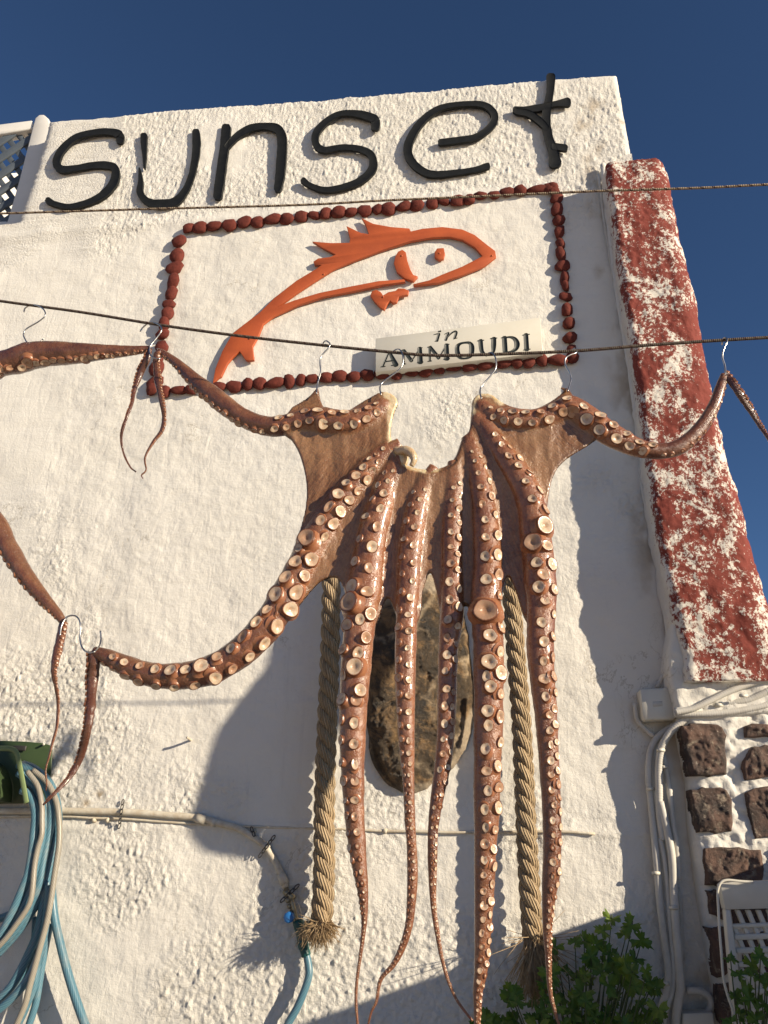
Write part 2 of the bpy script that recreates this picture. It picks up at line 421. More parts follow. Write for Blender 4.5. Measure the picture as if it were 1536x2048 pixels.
def mat_hose(name, c1, c2, band=True):
    m = N(name); at = m.n('ShaderNodeAttribute', attribute_name='tuv').outputs['Vector']
    sx = m.n('ShaderNodeSeparateXYZ'); m.l(at, sx.inputs[0])
    ph = m.math('ADD', m.math('MULTIPLY', sx.outputs[0], 12*6.2832), m.math('MULTIPLY', sx.outputs[1], 420.0))
    s = m.math('SINE', ph); f = m.ramp(m.math('MULTIPLY_ADD', s, 0.5, 0.5), [(0.35, 0.0), (0.75, 1.0)])
    c = m.mix(f, c1, c2)
    p = m.coord(); c = m.mix(m.ramp(m.noise(p, 20, 5, 0.7), [(0.5, 0.0), (0.75, 0.5)]), c, (0.30, 0.30, 0.27))
    m.set('Base Color', c); m.set('Roughness', 0.38); m.set('Normal', m.bump(m.noise(p, 120, 4, 0.6), 0.2, 0.001)); return m.m
def mat_line(c1=(0.32, 0.25, 0.17), c2=(0.15, 0.11, 0.08)):
    m = N('braided_cord'); at = m.n('ShaderNodeAttribute', attribute_name='tuv').outputs['Vector']
    sx = m.n('ShaderNodeSeparateXYZ'); m.l(at, sx.inputs[0])
    ph = m.math('ADD', m.math('MULTIPLY', sx.outputs[0], 6.2832), m.math('MULTIPLY', sx.outputs[1], 6.2832/0.021))
    f = m.ramp(m.math('MULTIPLY_ADD', m.math('SINE', ph), 0.5, 0.5), [(0.78, 0.0), (0.88, 1.0)])
    ph2 = m.math('MULTIPLY', sx.outputs[1], 6.2832/0.004)
    c = m.mix(f, c1, (0.045, 0.016, 0.012))
    c = m.mix(m.ramp(m.noise(m.coord(), 60, 4, 0.7), [(0.4, 0.0), (0.7, 0.6)]), c, c2)
    m.set('Base Color', c); m.set('Roughness', 0.85); m.set('Normal', m.bump(m.math('SINE', ph2), 0.5, 0.001)); return m.m
def mat_leaf(name, c1, c2):
    m = N(name); rnd = m.n('ShaderNodeObjectInfo').outputs['Random']
    c = m.mix(m.ramp(rnd, [(0.0, 0.0), (0.85, 0.55), (1.0, 1.0)]), c1, c2); c = m.mix(m.ramp(m.noise(m.coord(), 60, 4, 0.6), [(0.4, 0.0), (0.8, 0.5)]), c, tuple(x*1.8 for x in c1))
    m.set('Base Color', c); m.set('Roughness', 0.5)
    tr = m.n('ShaderNodeBsdfTranslucent'); m.l(m.mix(0.5, c, (0.16, 0.22, 0.02)), tr.inputs[0])
    ms = m.n('ShaderNodeMixShader'); ms.inputs[0].default_value = 0.35
    m.l(m.b.outputs[0], ms.inputs[1]); m.l(tr.outputs[0], ms.inputs[2]); m.l(ms.outputs[0], m.out.inputs[0]); return m.m

PLASTER = mat_plaster()
MORTAR = mat_plaster('whitewashed_mortar', (0.74, 0.72, 0.67))
OCTO = mat_octopus(); SUCK = mat_sucker()
BLACK = mat_simple('black_painted_board', (0.007, 0.008, 0.008), 0.6, bump=0.5, bscale=200, var=0.1, spec=0.3, col2=(0.014, 0.015, 0.015))
ORANGE = mat_simple('orange_painted_board', (0.47, 0.10, 0.028), 0.55, var=0.06, scale=14, bump=0.25, bscale=160, col2=(0.39, 0.078, 0.024))
REDSTONE = mat_simple('red_painted_pebble', (0.16, 0.036, 0.025), 0.85, scale=70, bump=0.9, bscale=110, spec=0.25, col2=(0.085, 0.019, 0.014))
SIGNW = mat_simple('white_plastic_sign', (0.70, 0.68, 0.60), 0.35, var=0.05, scale=6, bump=0.03, col2=(0.64, 0.61, 0.52))
INK = mat_simple('dark_lettering', (0.022, 0.028, 0.026), 0.5, var=0.15, scale=60)
STEEL = mat_simple('steel_wire', (0.55, 0.53, 0.50), 0.28, metal=1.0, var=0.1, scale=80)
LINE = mat_line(); LINED = mat_line((0.10, 0.075, 0.055), (0.05, 0.038, 0.03)); ROPE = mat_rope(); PILAST = mat_pilaster(); STONE = mat_stone(); PLAQUE = mat_plaque()
HOSE = mat_hose('blue_ribbed_hose', (0.058, 0.145, 0.20), (0.105, 0.225, 0.295))
HOSE2 = mat_hose('grey_striped_hose', (0.36, 0.33, 0.27), (0.17, 0.155, 0.13))
GREENM = mat_simple('dark_green_painted_metal', (0.045, 0.075, 0.030), 0.45, scale=15, bump=0.05, var=0.12)
GREENL = mat_simple('light_green_painted_edge', (0.20, 0.27, 0.115), 0.5, scale=15, var=0.08)
PIPE = mat_simple('whitewashed_pipe', (0.66, 0.62, 0.52), 0.7, scale=35, bump=0.5, bscale=90, col2=(0.48, 0.40, 0.29))
CONDUIT = mat_simple('grey_white_conduit', (0.62, 0.60, 0.55), 0.55, scale=20, bump=0.15, bscale=120, col2=(0.50, 0.48, 0.43))
BRASS = mat_simple('tarnished_brass', (0.42, 0.36, 0.24), 0.45, metal=0.7, scale=60, bump=0.3)
IRON = mat_simple('dark_perforated_strap', (0.09, 0.085, 0.08), 0.6, metal=0.6, scale=90, bump=0.3)
BLUEP = mat_simple('bright_blue_plastic', (0.03, 0.17, 0.48), 0.3, var=0.05)
TEAL = mat_simple('teal_plastic', (0.01, 0.085, 0.085), 0.45, var=0.1, scale=60)
PLASTIC = mat_simple('cream_white_plastic', (0.62, 0.60, 0.54), 0.4, scale=12, bump=0.04, col2=(0.55, 0.53, 0.46))
SLATE = mat_simple('blue_grey_painted_lath', (0.085, 0.105, 0.13), 0.6, scale=20, bump=0.2, var=0.1)
WOODW = mat_simple('white_painted_wood', (0.70, 0.69, 0.66), 0.5, scale=10, bump=0.08, var=0.04)
LEAF = mat_leaf('geranium_leaf', (0.055, 0.14, 0.02), (0.19, 0.25, 0.035))
STEM = mat_simple('green_stem', (0.075, 0.10, 0.03), 0.6, scale=50)
FRAY = mat_simple('frayed_fibre', (0.46, 0.34, 0.20), 0.9, scale=90, col2=(0.26, 0.17, 0.09))
GROUND = mat_simple('pale_terrace_paving', (0.66, 0.53, 0.38), 0.85, scale=2.5, bump=0.4, bscale=30, col2=(0.56, 0.44, 0.31))
SCRUB = mat_simple('dark_hill_scrub', (0.035, 0.035, 0.02), 0.95, scale=0.4, bump=0.5, bscale=2, col2=(0.012, 0.016, 0.008))

# ------------------------------------------------------------------ setting: ground
g = 14; xs = np.linspace(-400, 400, g); V = [(x, y, 0) for y in xs for x in xs]
Fc = [[j*g+i, j*g+i+1, (j+1)*g+i+1, (j+1)*g+i] for j in range(g-1) for i in range(g-1)]
o = structure(link('ground', new_mesh(V, Fc, smooth=False), GROUND)); o['label'] = 'pale terrace ground below the wall'

# ------------------------------------------------------------------ the wall
ztl = P(95, 240)[2]; ztr = P(1240, 142)[2]; xl_top = P(95, 240)[0]; xl_bot = P(38, 430)[0]; xr = P(1246, 200)[0]
z_ledge = P(20, 447)[2]
xl = P(-700, 1000)[0]; xrr = P(1420, 1200)[0]
z_cr = P(600, 425)[2]
def wall_disp(x, z):
    low = fbm(x*1.6, z*1.6, seed=3, o=3)*0.010
    mid = fbm(x*9, z*9, seed=11, o=3)*0.0035
    trowel = fbm(x*14+2*z, z*22, seed=21, o=3, g=0.6)*0.0016
    # rough daubed areas
    rm = sstep(-0.12, 0.25, fbm(x*2.1, z*2.1, seed=31, o=4) + 0.55*sstep(z_cr-0.05, z_cr+0.1, z) + 0.38*sstep(1.75, 1.45, z) - 0.32*sstep(1.7, 2.0, z)*sstep(z_cr, z_cr-0.3, z))
    s1 = fbm(x*86, z*86, seed=41, o=3, g=0.6); s2 = vnoise(x*150, z*150, seed=51)
    blob = np.where(s1 > 0, s1, s1*0.6)
    s3 = np.clip(vnoise(x*95, z*95, seed=57), 0, 1)**1.5
    st = blob*0.0060 + s2*0.0016 + s3*0.0035
    d = low + mid + trowel*1.5 + st*(0.10+0.80*rm)
    d += 0.008*np.exp(-((z-z_cr-0.012*vnoise(x*3, x*0+4, seed=5))/0.03)**2)*sstep(0.0, 0.5, vnoise(x*2.3, x*0, seed=9)+0.6)
    cr = np.abs(z-(P(850, 1660)[2]) - 0.01*fbm(x*3, x*0, seed=77))
    d += 0.003*np.exp(-(cr/0.012)**2)
    return d, rm
def wall_off(px, py):
    w = P(px, py); return float(wall_disp(np.array([w[0]]), np.array([w[2]]))[0][0])
# grid, finer near the camera
zs = []; z = 0.35
while z < max(ztl, ztr)+0.02:
    zs.append(z); dd = math.hypot(2.2, z-EYE); zs_step = 0.0034*(dd/2.2)**2 if z > 0.9 else 0.012; z += zs_step
zs = np.array(zs); xf = np.concatenate([np.arange(xl, P(-60, 1600)[0], 0.03), np.arange(P(-60, 1600)[0], xrr, 0.0038)])
XX, ZZ = np.meshgrid(xf, zs); d, rm = wall_disp(XX, ZZ)
gr = 0.55*sstep(0.03, 0.0, np.abs(XX-(P(1300, 1000)[0]+0*ZZ)))*0
def top_at(x): return ztl + (ztr-ztl)*(x-xl_top)/(xr-xl_top)
jag = 0.006*fbm(ZZ*9, ZZ*0, seed=61, o=4); jt = 0.005*fbm(XX*11, XX*0, seed=62, o=4)
zt = top_at(XX)+jt
leftx = np.where(ZZ > z_ledge, xl_bot + (xl_top-xl_bot)*np.clip((ZZ-z_ledge)/(ztl-z_ledge), 0, 1)+jag, xl)
# push grid points beyond the outline onto it
keep = (ZZ < zt+0.02) & ((ZZ <= z_ledge) | (XX > leftx-0.02)) & ((ZZ < P(1250, 306)[2]-0.0) | (XX < xr+0.02))
Xs = np.where((ZZ > z_ledge), np.clip(XX, leftx, None), XX)
Xs = np.where(ZZ > P(1250, 306)[2], np.clip(Xs, None, xr+jag), Xs)
Zs = np.minimum(ZZ, zt)
edge = np.minimum(zt-ZZ, np.where(ZZ > z_ledge, XX-leftx, 1))
edge = np.minimum(edge, np.where(ZZ > P(1250, 306)[2], xr-XX, 1))
ro = np.clip(edge, 0, 0.03); d = d - (0.03-np.sqrt(np.clip(0.03**2-(0.03-ro)**2, 0, None)))*0.9
nx, nz = len(xf), len(zs); idx = -np.ones(XX.shape, int)
cellk = keep[:-1, :-1] & keep[1:, :-1] & keep[:-1, 1:] & keep[1:, 1:]
J, I = np.nonzero(cellk); ids = np.arange(nx*nz).reshape(nz, nx)
quads = np.stack([ids[J, I], ids[J, I+1], ids[J+1, I+1], ids[J+1, I]], 1)
used = np.zeros(nx*nz, bool); used[quads.ravel()] = True; remap = np.cumsum(used)-1
Vw = np.stack([Xs.ravel(), -d.ravel(), Zs.ravel()], 1)[used]; quads = remap[quads]
grime = np.zeros(XX.shape)
for (gx, gy, ga) in ((170, 1605, 0.9), (200, 1590, 0.8), (185, 1640, 0.6), (1225, 335, 0.4), (940, 238, 0.3), (1245, 240, 0.5), (1245, 1490, 0.35), (20, 452, 0.6)):
    w = P(gx, gy); grime = np.maximum(grime, ga*np.exp(-(((XX-w[0])/0.016)**2+((ZZ-w[2])/0.012)**2))*sstep(-0.3, 0.3, fbm(XX*60, ZZ*60, seed=5)))
cxl = P(1300, 1000)[0]
grime = np.maximum(grime, 0.6*sstep(0.10, 0.0, np.abs(XX-xrr+0.14))*sstep(0.0, 0.5, fbm(XX*14, ZZ*9, seed=15)))
wall = empty('wall', (0, 0, 0), 'white rough plastered wall carrying the black lettering', 'wall')
wall['kind'] = 'structure'; del wall['category']
link('plaster_face', new_mesh(Vw, quads, {'grime': grime.ravel()[used], 'rough': rm.ravel()[used]}), PLASTER, wall)
# masonry body behind the face: parapet block and lower block
b = MB(); zr = P(1250, 306)[2]
def skew_block(x0b, x0t, x1, y0, y1, z0, z1l, z1r):
    V = [(x0b, y0, z0), (x1, y0, z0), (x1, y1, z0), (x0b, y1, z0), (x0t, y0, z1l), (x1, y0, z1r), (x1, y1, z1r), (x0t, y1, z1l)]
    return V, [[0,3,2,1],[4,5,6,7],[0,1,5,4],[1,2,6,5],[2,3,7,6],[3,0,4,7]]
b.add(*skew_block(xl_bot+0.01, xl_top+0.01, xr-0.008, 0.02, 0.28, z_ledge-0.001, ztl-0.012, ztr-0.012))
b.add(*box_geo(xl, xrr, 0.021, 0.30, 0, z_ledge-0.004))
b.add(*box_geo(xr-0.2, xrr, 0.022, 0.27, z_ledge-0.004, zr-0.01))
b.obj('masonry', PLASTER, wall)

# ------------------------------------------------------------------ red and white pilaster
PO = 0.115
lf = [(1212, 318), (1222, 400), (1232, 480), (1247, 580), (1268, 700), (1283, 820), (1296, 930), (1312, 1030), (1330, 1130), (1350, 1230), (1372, 1320), (1376, 1362)]
rf = [(1333, 312), (1352, 400), (1371, 480), (1394, 580), (1420, 700), (1443, 810), (1468, 920), (1495, 1020), (1522, 1120), (1548, 1220), (1572, 1310), (1584, 1350)]
L3 = np.array([P(x, y, PO) for x, y in lf]); R3 = np.array([P(x, y, PO-0.02) for x, y in rf])
pil = empty('pilaster', P(1300, 900, 0), 'rounded corner pilaster with flaking red paint over white plaster', 'pilaster')
nv = 420; nu = 90
zz = np.linspace(L3[0][2], L3[-1][2], nv)
lx = np.interp(-zz, -L3[:, 2], L3[:, 0]); rx = np.interp(-zz, -R3[:, 2], R3[:, 0])
prof = []   # (u 0..1 across, y offset)
for k in range(nu):
    t = k/(nu-1)
    prof.append(t)
prof = np.array(prof)
# cross section: left flank (from wall), rounded left corner, flat front, rounded right shoulder, right flank to the back
def section(t, lx, rx):
    w = rx-lx; rl = 0.022; rr = 0.075
    if t < 0.16:  s = t/0.16; return lx, -0.0*(1-s)-(PO-rl)*s
    if t < 0.28:  a = (t-0.16)/0.12*math.pi/2; return lx+rl-rl*math.cos(a), -(PO-rl)-rl*math.sin(a)
    if t < 0.62:  s = (t-0.28)/0.34; return lx+rl+(w-rl-rr)*s, -PO
    if t < 0.86:  a = (t-0.62)/0.24*math.pi/2; return rx-rr+rr*math.sin(a), -(PO-rr)-rr*math.cos(a)
    s = (t-0.86)/0.14; return rx, -(PO-rr)+s*(PO-rr+0.26)
Vp = np.zeros((nv, nu, 3))
for i in range(nv):
    for k in range(nu):
        x_, y_ = section(prof[k], lx[i], rx[i]); Vp[i, k] = (x_, y_, zz[i])
ss = np.concatenate([[0], np.cumsum(np.linalg.norm(np.diff(Vp[200], axis=0), axis=1))])
SS, Z2 = np.meshgrid(ss, zz)
dp = fbm(SS*7+Z2*2, Z2*5, seed=201, o=3)*0.010 + fbm(SS*26, Z2*20, seed=205, o=4, g=0.6)*0.0065 + fbm(SS*90, Z2*80, seed=209, o=2)*0.0022
topf = sstep(0, 0.02, zz[0]-Z2)
nrm = np.zeros_like(Vp)
tk = np.gradient(Vp, axis=1); nrm[..., 0] = tk[..., 1]; nrm[..., 1] = -tk[..., 0]; nrm /= np.linalg.norm(nrm, axis=2)[..., None]+1e-9
Vp = Vp + nrm*(dp+0.0)[..., None] - nrm*((1-topf)*0.02)[..., None]
wear = np.clip(1.2*np.exp(-np.abs(SS-0.065)/0.02), 0, 1)*0.9 + 1.0*(SS < 0.050) + 0.35*sstep(0.2, 0.0, Z2-zz[-1])*sstep(0.3, 0.1, SS)
fcs = [[i*nu+k, (i+1)*nu+k, (i+1)*nu+k+1, i*nu+k+1] for i in range(nv-1) for k in range(nu-1)]
fcs.append([k for k in range(nu)]); fcs.append([(nv-1)*nu+k for k in range(nu)][::-1])
link('painted_face', new_mesh(Vp.reshape(-1, 3), fcs, {'wear': wear.ravel()}), PILAST, pil)
# white plaster apron below the paint
ap = [(1345, 1215), (1377, 1330), (1380, 1366), (1560, 1345), (1640, 1330), (1640, 1420), (1500, 1432), (1400, 1440), (1352, 1432), (1330, 1330)]
APRON = ap
o = tube('gap_filler', pxpath([(1206, 330), (1219, 450), (1242, 620), (1262, 740), (1284, 900), (1300, 990), (1318, 1090), (1332, 1200), (1345, 1300)], 0.018, 20), 0.013, MORTAR, pil, seg=8, rough=0.35)

# ------------------------------------------------------------------ rock wall of stones and white mortar, lower right
sw = empty('stone_wall', P(1450, 1700, 0.05), 'lower wall of rough brown stones in white mortar below the pilaster', 'stone wall')
SWO = 0.074
gx = np.arange(0, 1.0001, 1/110); gy = np.arange(1392, 2420, 3.6)
GX, GY = np.meshgrid(gx, gy)
le = np.interp(GY, [1392, 1440, 1560, 1650, 1750, 1900, 2048, 2420], [1352, 1358, 1382, 1386, 1400, 1422, 1452, 1500])
PXs = le + GX*(1900-le); W = PA(PXs, GY, SWO)
dm = fbm(W[..., 0]*14, W[..., 2]*14, seed=301, o=3)*0.008 + fbm(W[..., 0]*60, W[..., 2]*60, seed=303, o=3, g=0.6)*0.009
dm -= 0.03*np.exp(-GX/0.015); W[..., 1] -= dm
Wl = W[:, :1].copy(); Wl[..., 1] = 0.01; Wr = W[:, -1:].copy(); Wr[..., 1] = 0.01; W = np.concatenate([Wl, W, Wr], 1)
Wt = W[:1].copy(); Wt[..., 1] = 0.01; W = np.concatenate([Wt, W], 0)
h_, w_ = W.shape[:2]; ids = np.arange(h_*w_).reshape(h_, w_)
q = np.stack([ids[:-1, :-1], ids[1:, :-1], ids[1:, 1:], ids[:-1, 1:]], -1).reshape(-1, 4)
link('mortar', new_mesh(W.reshape(-1, 3), q), MORTAR, sw)
def rock(poly, off, bulge, seed, name, mat, parent, step=3.0, rug=0.012, fn=None, skirt=0.05):
    xs_ = [p[0] for p in poly]; ys_ = [p[1] for p in poly]
    gx, gy = np.meshgrid(np.arange(min(xs_)-step, max(xs_)+2*step, step), np.arange(min(ys_)-step, max(ys_)+2*step, step))
    ins = in_poly(gx, gy, poly); dd, nx_, ny_, _ = poly_dist(gx, gy, poly)
    ok = ins | (dd < step*0.8); cx = np.where(ins, gx, nx_); cy = np.where(ins, gy, ny_); dd = np.where(ins, dd, 0)
    w = PA(cx, cy, off); R = 9.0
    t = np.clip(dd/R, 0, 1); h = bulge*np.sqrt(np.clip(1-(1-t)**2, 0, 1))
    n_ = fbm(w[..., 0]*20+seed, w[..., 2]*20, seed=seed, o=4, g=0.6)
    n_ = n_ + 0.6*np.round(fbm(w[..., 0]*12, w[..., 2]*16+seed, seed=seed+5, o=2)*4)/4
    h = np.maximum(h + rug*n_*t, 0.004*t)
    if fn is not None: h = h+fn(cx, cy)*t
    w[..., 1] -= h
    keep = ok[:-1, :-1] & ok[1:, :-1] & ok[:-1, 1:] & ok[1:, 1:]
    nn = gx.shape[1]; ids = np.arange(gx.size).reshape(gx.shape); J, I = np.nonzero(keep)
    q = np.stack([ids[J, I], ids[J+1, I], ids[J+1, I+1], ids[J, I+1]], 1)
    used = np.zeros(gx.size, bool); used[q.ravel()] = True; rm_ = np.cumsum(used)-1
    vv = w.reshape(-1, 3)[used]; qq = rm_[q]
    # skirt
    from collections import Counter
    ed = Counter()
    for f in qq:
        for a, b_ in ((f[0], f[1]), (f[1], f[2]), (f[2], f[3]), (f[3], f[0])): ed[(a, b_)] += 1
    bd = [(a, b_) for (a, b_) in ed if (b_, a) not in ed]
    back = {}; vl = vv.tolist(); fl = qq.tolist()
    for a, b_ in bd:
        for c in (a, b_):
            if c not in back: back[c] = len(vl); vl.append([vv[c][0], vv[c][1]+skirt, vv[c][2]])
        fl.append([b_, a, back[a], back[b_]])
    at = {}
    if fn is not None:
        pl = np.zeros(len(vl)); pl[:len(vv)] = pale(cx.ravel()[used], cy.ravel()[used]); at = {'pale': pl}
    return link(name, new_mesh(vl, fl, at), mat, parent)
Z6 = (2.739, 1180, 1300)
def jit(poly, a=2.0):
    out = []
    n = len(poly)
    for i in range(n):
        x1, y1 = poly[i][:2]; x2, y2 = poly[(i+1) % n][:2]
        for t in (0, 0.33, 0.66): out.append((x1+(x2-x1)*t+random.uniform(-a, a), y1+(y2-y1)*t+random.uniform(-a, a)))
    return out
rock(jit(APRON, 2.0), 0.072, 0.018, 777, 'plaster_apron', MORTAR, pil, step=4.0, rug=0.010, skirt=0.34)
stones = [zx(p, *Z6) for p in (
    [(510, 420), (560, 408), (700, 405), (748, 470), (740, 560), (752, 688), (650, 692), (562, 690), (530, 560)],
    [(565, 765), (640, 752), (750, 762), (782, 860), (772, 990), (690, 1002), (600, 998), (575, 870)],
    [(618, 1085), (760, 1080), (935, 1098), (955, 1200), (930, 1300), (760, 1300), (640, 1290)],
    [(850, 412), (975, 402), (1010, 480), (850, 482)],
    [(832, 610), (880, 532), (960, 520), (1060, 560), (1040, 690), (850, 712)],
    [(845, 780), (975, 738), (1100, 760), (1090, 1020), (905, 1032)],
    [(640, 1310), (712, 1320), (742, 1480), (655, 1450)],
    [(648, 1525), (738, 1510), (790, 1740), (700, 1800)],
    [(700, 1840), (800, 1800), (860, 2000), (820, 2150), (720, 2050)],
    [(990, 1100), (1150, 1080), (1180, 1290), (1000, 1300)],
    [(760, 1340), (960, 1340), (980, 1500), (790, 1520)],
    [(820, 1560), (1000, 1540), (1060, 1760), (850, 1780)],
    [(1010, 1340), (1200, 1340), (1230, 1500), (1030, 1500)])]
for i, p in enumerate(stones):
    rock(jit([(a_-(5 if a_ < 1405 else 0), b_) for a_, b_ in p], 2.6), SWO+0.004, 0.010, 400+i*13, 'stone', STONE, sw, step=2.2, rug=0.016)

# ------------------------------------------------------------------ letters of the name
Z1 = (2.0, 0, 120); Z2 = (2.0, 768, 100)
LET = {
 's1': ([[(478,322,30),(478,300,34),(440,286,26),(370,290,24),(300,310,24),(245,360,28),(225,410,30),(245,435,28),(300,432,22),(370,420,24),(430,420,28),(460,435,30),(455,485,32),(420,530,30),(360,565,24),(280,585,20),(220,575,20),(190,560,24)]], Z1),
 'u': ([[(575,300,26),(575,340,22),(577,390,14),(577,432,5)], [(557,432,6),(562,480,18),(560,530,26),(590,565,28),(640,575,34),(700,565,32),(740,520,26),(765,460,24),(780,390,28),(785,330,32),(783,285,28)]], Z1),
 'n': ([[(905,268,34),(900,320,34),(890,400,34),(880,470,36),(870,545,32)], [(908,345,20),(945,305,24),(1000,272,26),(1060,264,24),(1112,276,34),(1128,320,36),(1125,400,36),(1118,470,34),(1110,516,26)]], Z1),
 's2': ([[(1500,268,34),(1500,238,34),(1450,218,30),(1370,212,22),(1310,240,24),(1265,290,28),(1265,338,28),(1300,358,24),(1370,348,22),(1440,355,24),(1485,380,30),(1490,430,32),(1450,475,28),(1380,505,24),(1300,518,22),(1240,500,20),(1212,480,24)]], Z1),
 'e': ([[(225,368,22),(290,360,22),(370,345,22),(430,300,26),(440,255,28),(400,220,24),(330,215,20),(230,230,22),(160,275,26),(110,345,30),(95,410,34),(130,465,28),(190,495,24),(280,490,20),(360,478,18),(415,462,22)]], Z2),
 't': ([[(668,105,34),(665,160,28),(655,220,30),(648,290,36),(660,350,34),(678,410,38),(684,450,50)], [(525,238,24),(560,238,22),(620,230,24),(680,215,18),(735,207,32)], [(530,244,20),(580,254,24),(625,285,26),(650,310,22)], [(680,385,24),(725,390,24)]], Z2)}
LAB = {'s1': 'large black letter s, leftmost on the white parapet', 'u': 'large black letter u between the first s and the n', 'n': 'large black letter n with angular arch beside the u',
       's2': 'large black letter s in the middle, between n and e', 'e': 'large black slanting letter e on the parapet', 't': 'tall black cross-shaped letter t at the right end of the parapet'}
for k, (sts, Z) in LET.items():
    b = MB()
    for i, s in enumerate(sts):
        V, Fc = stroke_geo(zx(s, *Z), 0.019+0.0004*i, 0.010, 3.0, 0.05, i+len(k)); b.add(V, Fc)
    o = b.obj('letter', BLACK); tag(o, LAB[k], 'letter', 'black letters on the parapet')
    bevel(o, 0.0018, 2)

# ------------------------------------------------------------------ fish emblem
ZF = (2.021, 400, 420)
fish = empty('fish_emblem', P(700, 560), 'orange cut-out outline of a leaping fish inside the stone frame', 'emblem')
fb = [(50,705),(62,640),(90,570),(130,500),(180,460),(240,415),(300,355),(390,285),(470,237),(492,222),(462,221),(458,208),(478,195),(525,190),(548,180),(500,155),(453,127),(530,133),(604,132),(606,115),(592,64),(650,92),(682,97),(670,62),(653,32),(700,55),(770,68),(846,74),(852,86),(900,75),(980,68),(1060,78),(1110,100),(1160,140),(1193,165),(1197,188),(1150,225),(1060,262),(970,292),(862,306),(862,299),(925,284),(975,262),(1060,228),(1142,186),(1110,150),(1060,120),(1010,108),(940,110),(850,125),(740,160),(620,205),(540,238),(470,282),(400,328),(340,372),(315,390),(380,365),(480,335),(600,310),(720,287),(825,280),(830,289),(740,302),(620,328),(500,350),(400,382),(300,427),(255,460),(235,510),(212,550),(218,605),(200,609),(183,605),(160,570),(135,590),(110,620),(85,672),(70,680)]
gill = [(790,185),(800,168),(818,160),(832,170),(838,205),(850,240),(862,262),(880,268),(862,288),(825,275),(795,250),(783,215)]
eye = [(948,170),(958,155),(985,153),(990,175),(985,195),(968,202),(948,190)]
fin = [(688,345),(695,328),(712,322),(730,330),(740,345),(760,332),(790,326),(800,317),(825,317),(844,325),(840,342),(822,345),(803,350),(795,372),(780,377),(768,365),(757,377),(745,402),(730,395),(705,370)]
for nm, pp in (('fish_outline', fb), ('gill', gill), ('eye', eye), ('fin', fin)):
    bevel(prism(nm, zx(pp, *ZF), 0.020, 0.012, ORANGE, fish), 0.0012, 2)
for sx, sy in ((740, 352), (968, 175), (815, 185), (1180, 185), (500, 260), (200, 520)):
    p = P(sx/2.021+400, sy/2.021+420, 0.0202); V, Fc, A = tube_geo([p, p+np.array([0, -0.0015, 0])], 0.004, 8); b = MB(); b.add(V, Fc); b.obj('screw', ORANGE, fish)

# ------------------------------------------------------------------ pebble frame
border = empty('pebble_border', P(700, 750), 'rectangular border of dark red painted pebbles around the fish', 'border')
def pebble_mesh(seed):
    bm = bmesh.new(); bmesh.ops.create_icosphere(bm, subdivisions=2, radius=1)
    r = random.Random(seed); ax = [r.uniform(0.85, 1.15) for _ in range(3)]
    planes = [(Vector((r.gauss(0, 1), r.gauss(0, 1), r.gauss(0, 1))).normalized(), r.uniform(0.62, 0.86)) for _ in range(8)]
    for v in bm.verts:
        for nn, dd in planes:
            e = v.co.dot(nn)-dd
            if e > 0: v.co -= nn*e*0.95
        v.co *= 1+0.05*r.uniform(-1, 1)
        v.co = Vector((v.co.x*ax[0], v.co.y, v.co.z*ax[2]))
    me = bpy.data.meshes.new('pebble'); bm.to_mesh(me); bm.free(); me.shade_smooth(); me.materials.append(REDSTONE); return me
pebs = [pebble_mesh(i) for i in range(10)]
def pebble_line(a, b_, sp, sx, sy):
    L = math.hypot(b_[0]-a[0], b_[1]-a[1]); t = 0; out = []
    while t < L:
        s = random.uniform(0.78, 1.22); t += sp*s/2
        f = t/L; x = a[0]+(b_[0]-a[0])*f+random.uniform(-1.5, 1.5); y = a[1]+(b_[1]-a[1])*f+random.uniform(-2, 2)
        out.append((x, y, s*sx, sy*random.uniform(0.85, 1.15))); t += sp*s/2
    return out
pl = pebble_line((366, 458), (950, 398), 26.5, 13.5, 10) + pebble_line((950, 394), (1095, 376), 30, 15, 8)
pl += [(1096, 377, 13, 9), (1108, 382, 11, 12), (1112, 396, 11, 12)]
pl += pebble_line((1113, 404), (1128, 560), 25, 11.5, 12.5) + pebble_line((1128, 560), (1143, 706), 26, 11.5, 12.5)
pl += pebble_line((362, 470), (310, 760), 23.5, 12, 12.2) + [(303, 778, 12, 11)]
pl += pebble_line((318, 783), (1150, 716), 29, 14.5, 11)
def pb_scale(x, y):
    return np.linalg.norm(P(x+1, y, 0.01)-P(x, y, 0.01)), np.linalg.norm(P(x, y+1, 0.01)-P(x, y, 0.01))
for i, (x, y, sx, sy) in enumerate(pl):
    o = bpy.data.objects.new('pebble', pebs[i % 10]); COL.objects.link(o); o.parent = border
    vert = sy > sx
    mx, mz = pb_scale(x, y); loc = P(x, y, 0.012); o.location = Vector(loc)-border.location
    o.scale = (1.22*sx*mx, 0.017*random.uniform(0.85, 1.2), 1.16*sy*mz); o.rotation_euler = (0, random.uniform(-0.3, 0.3), 0)

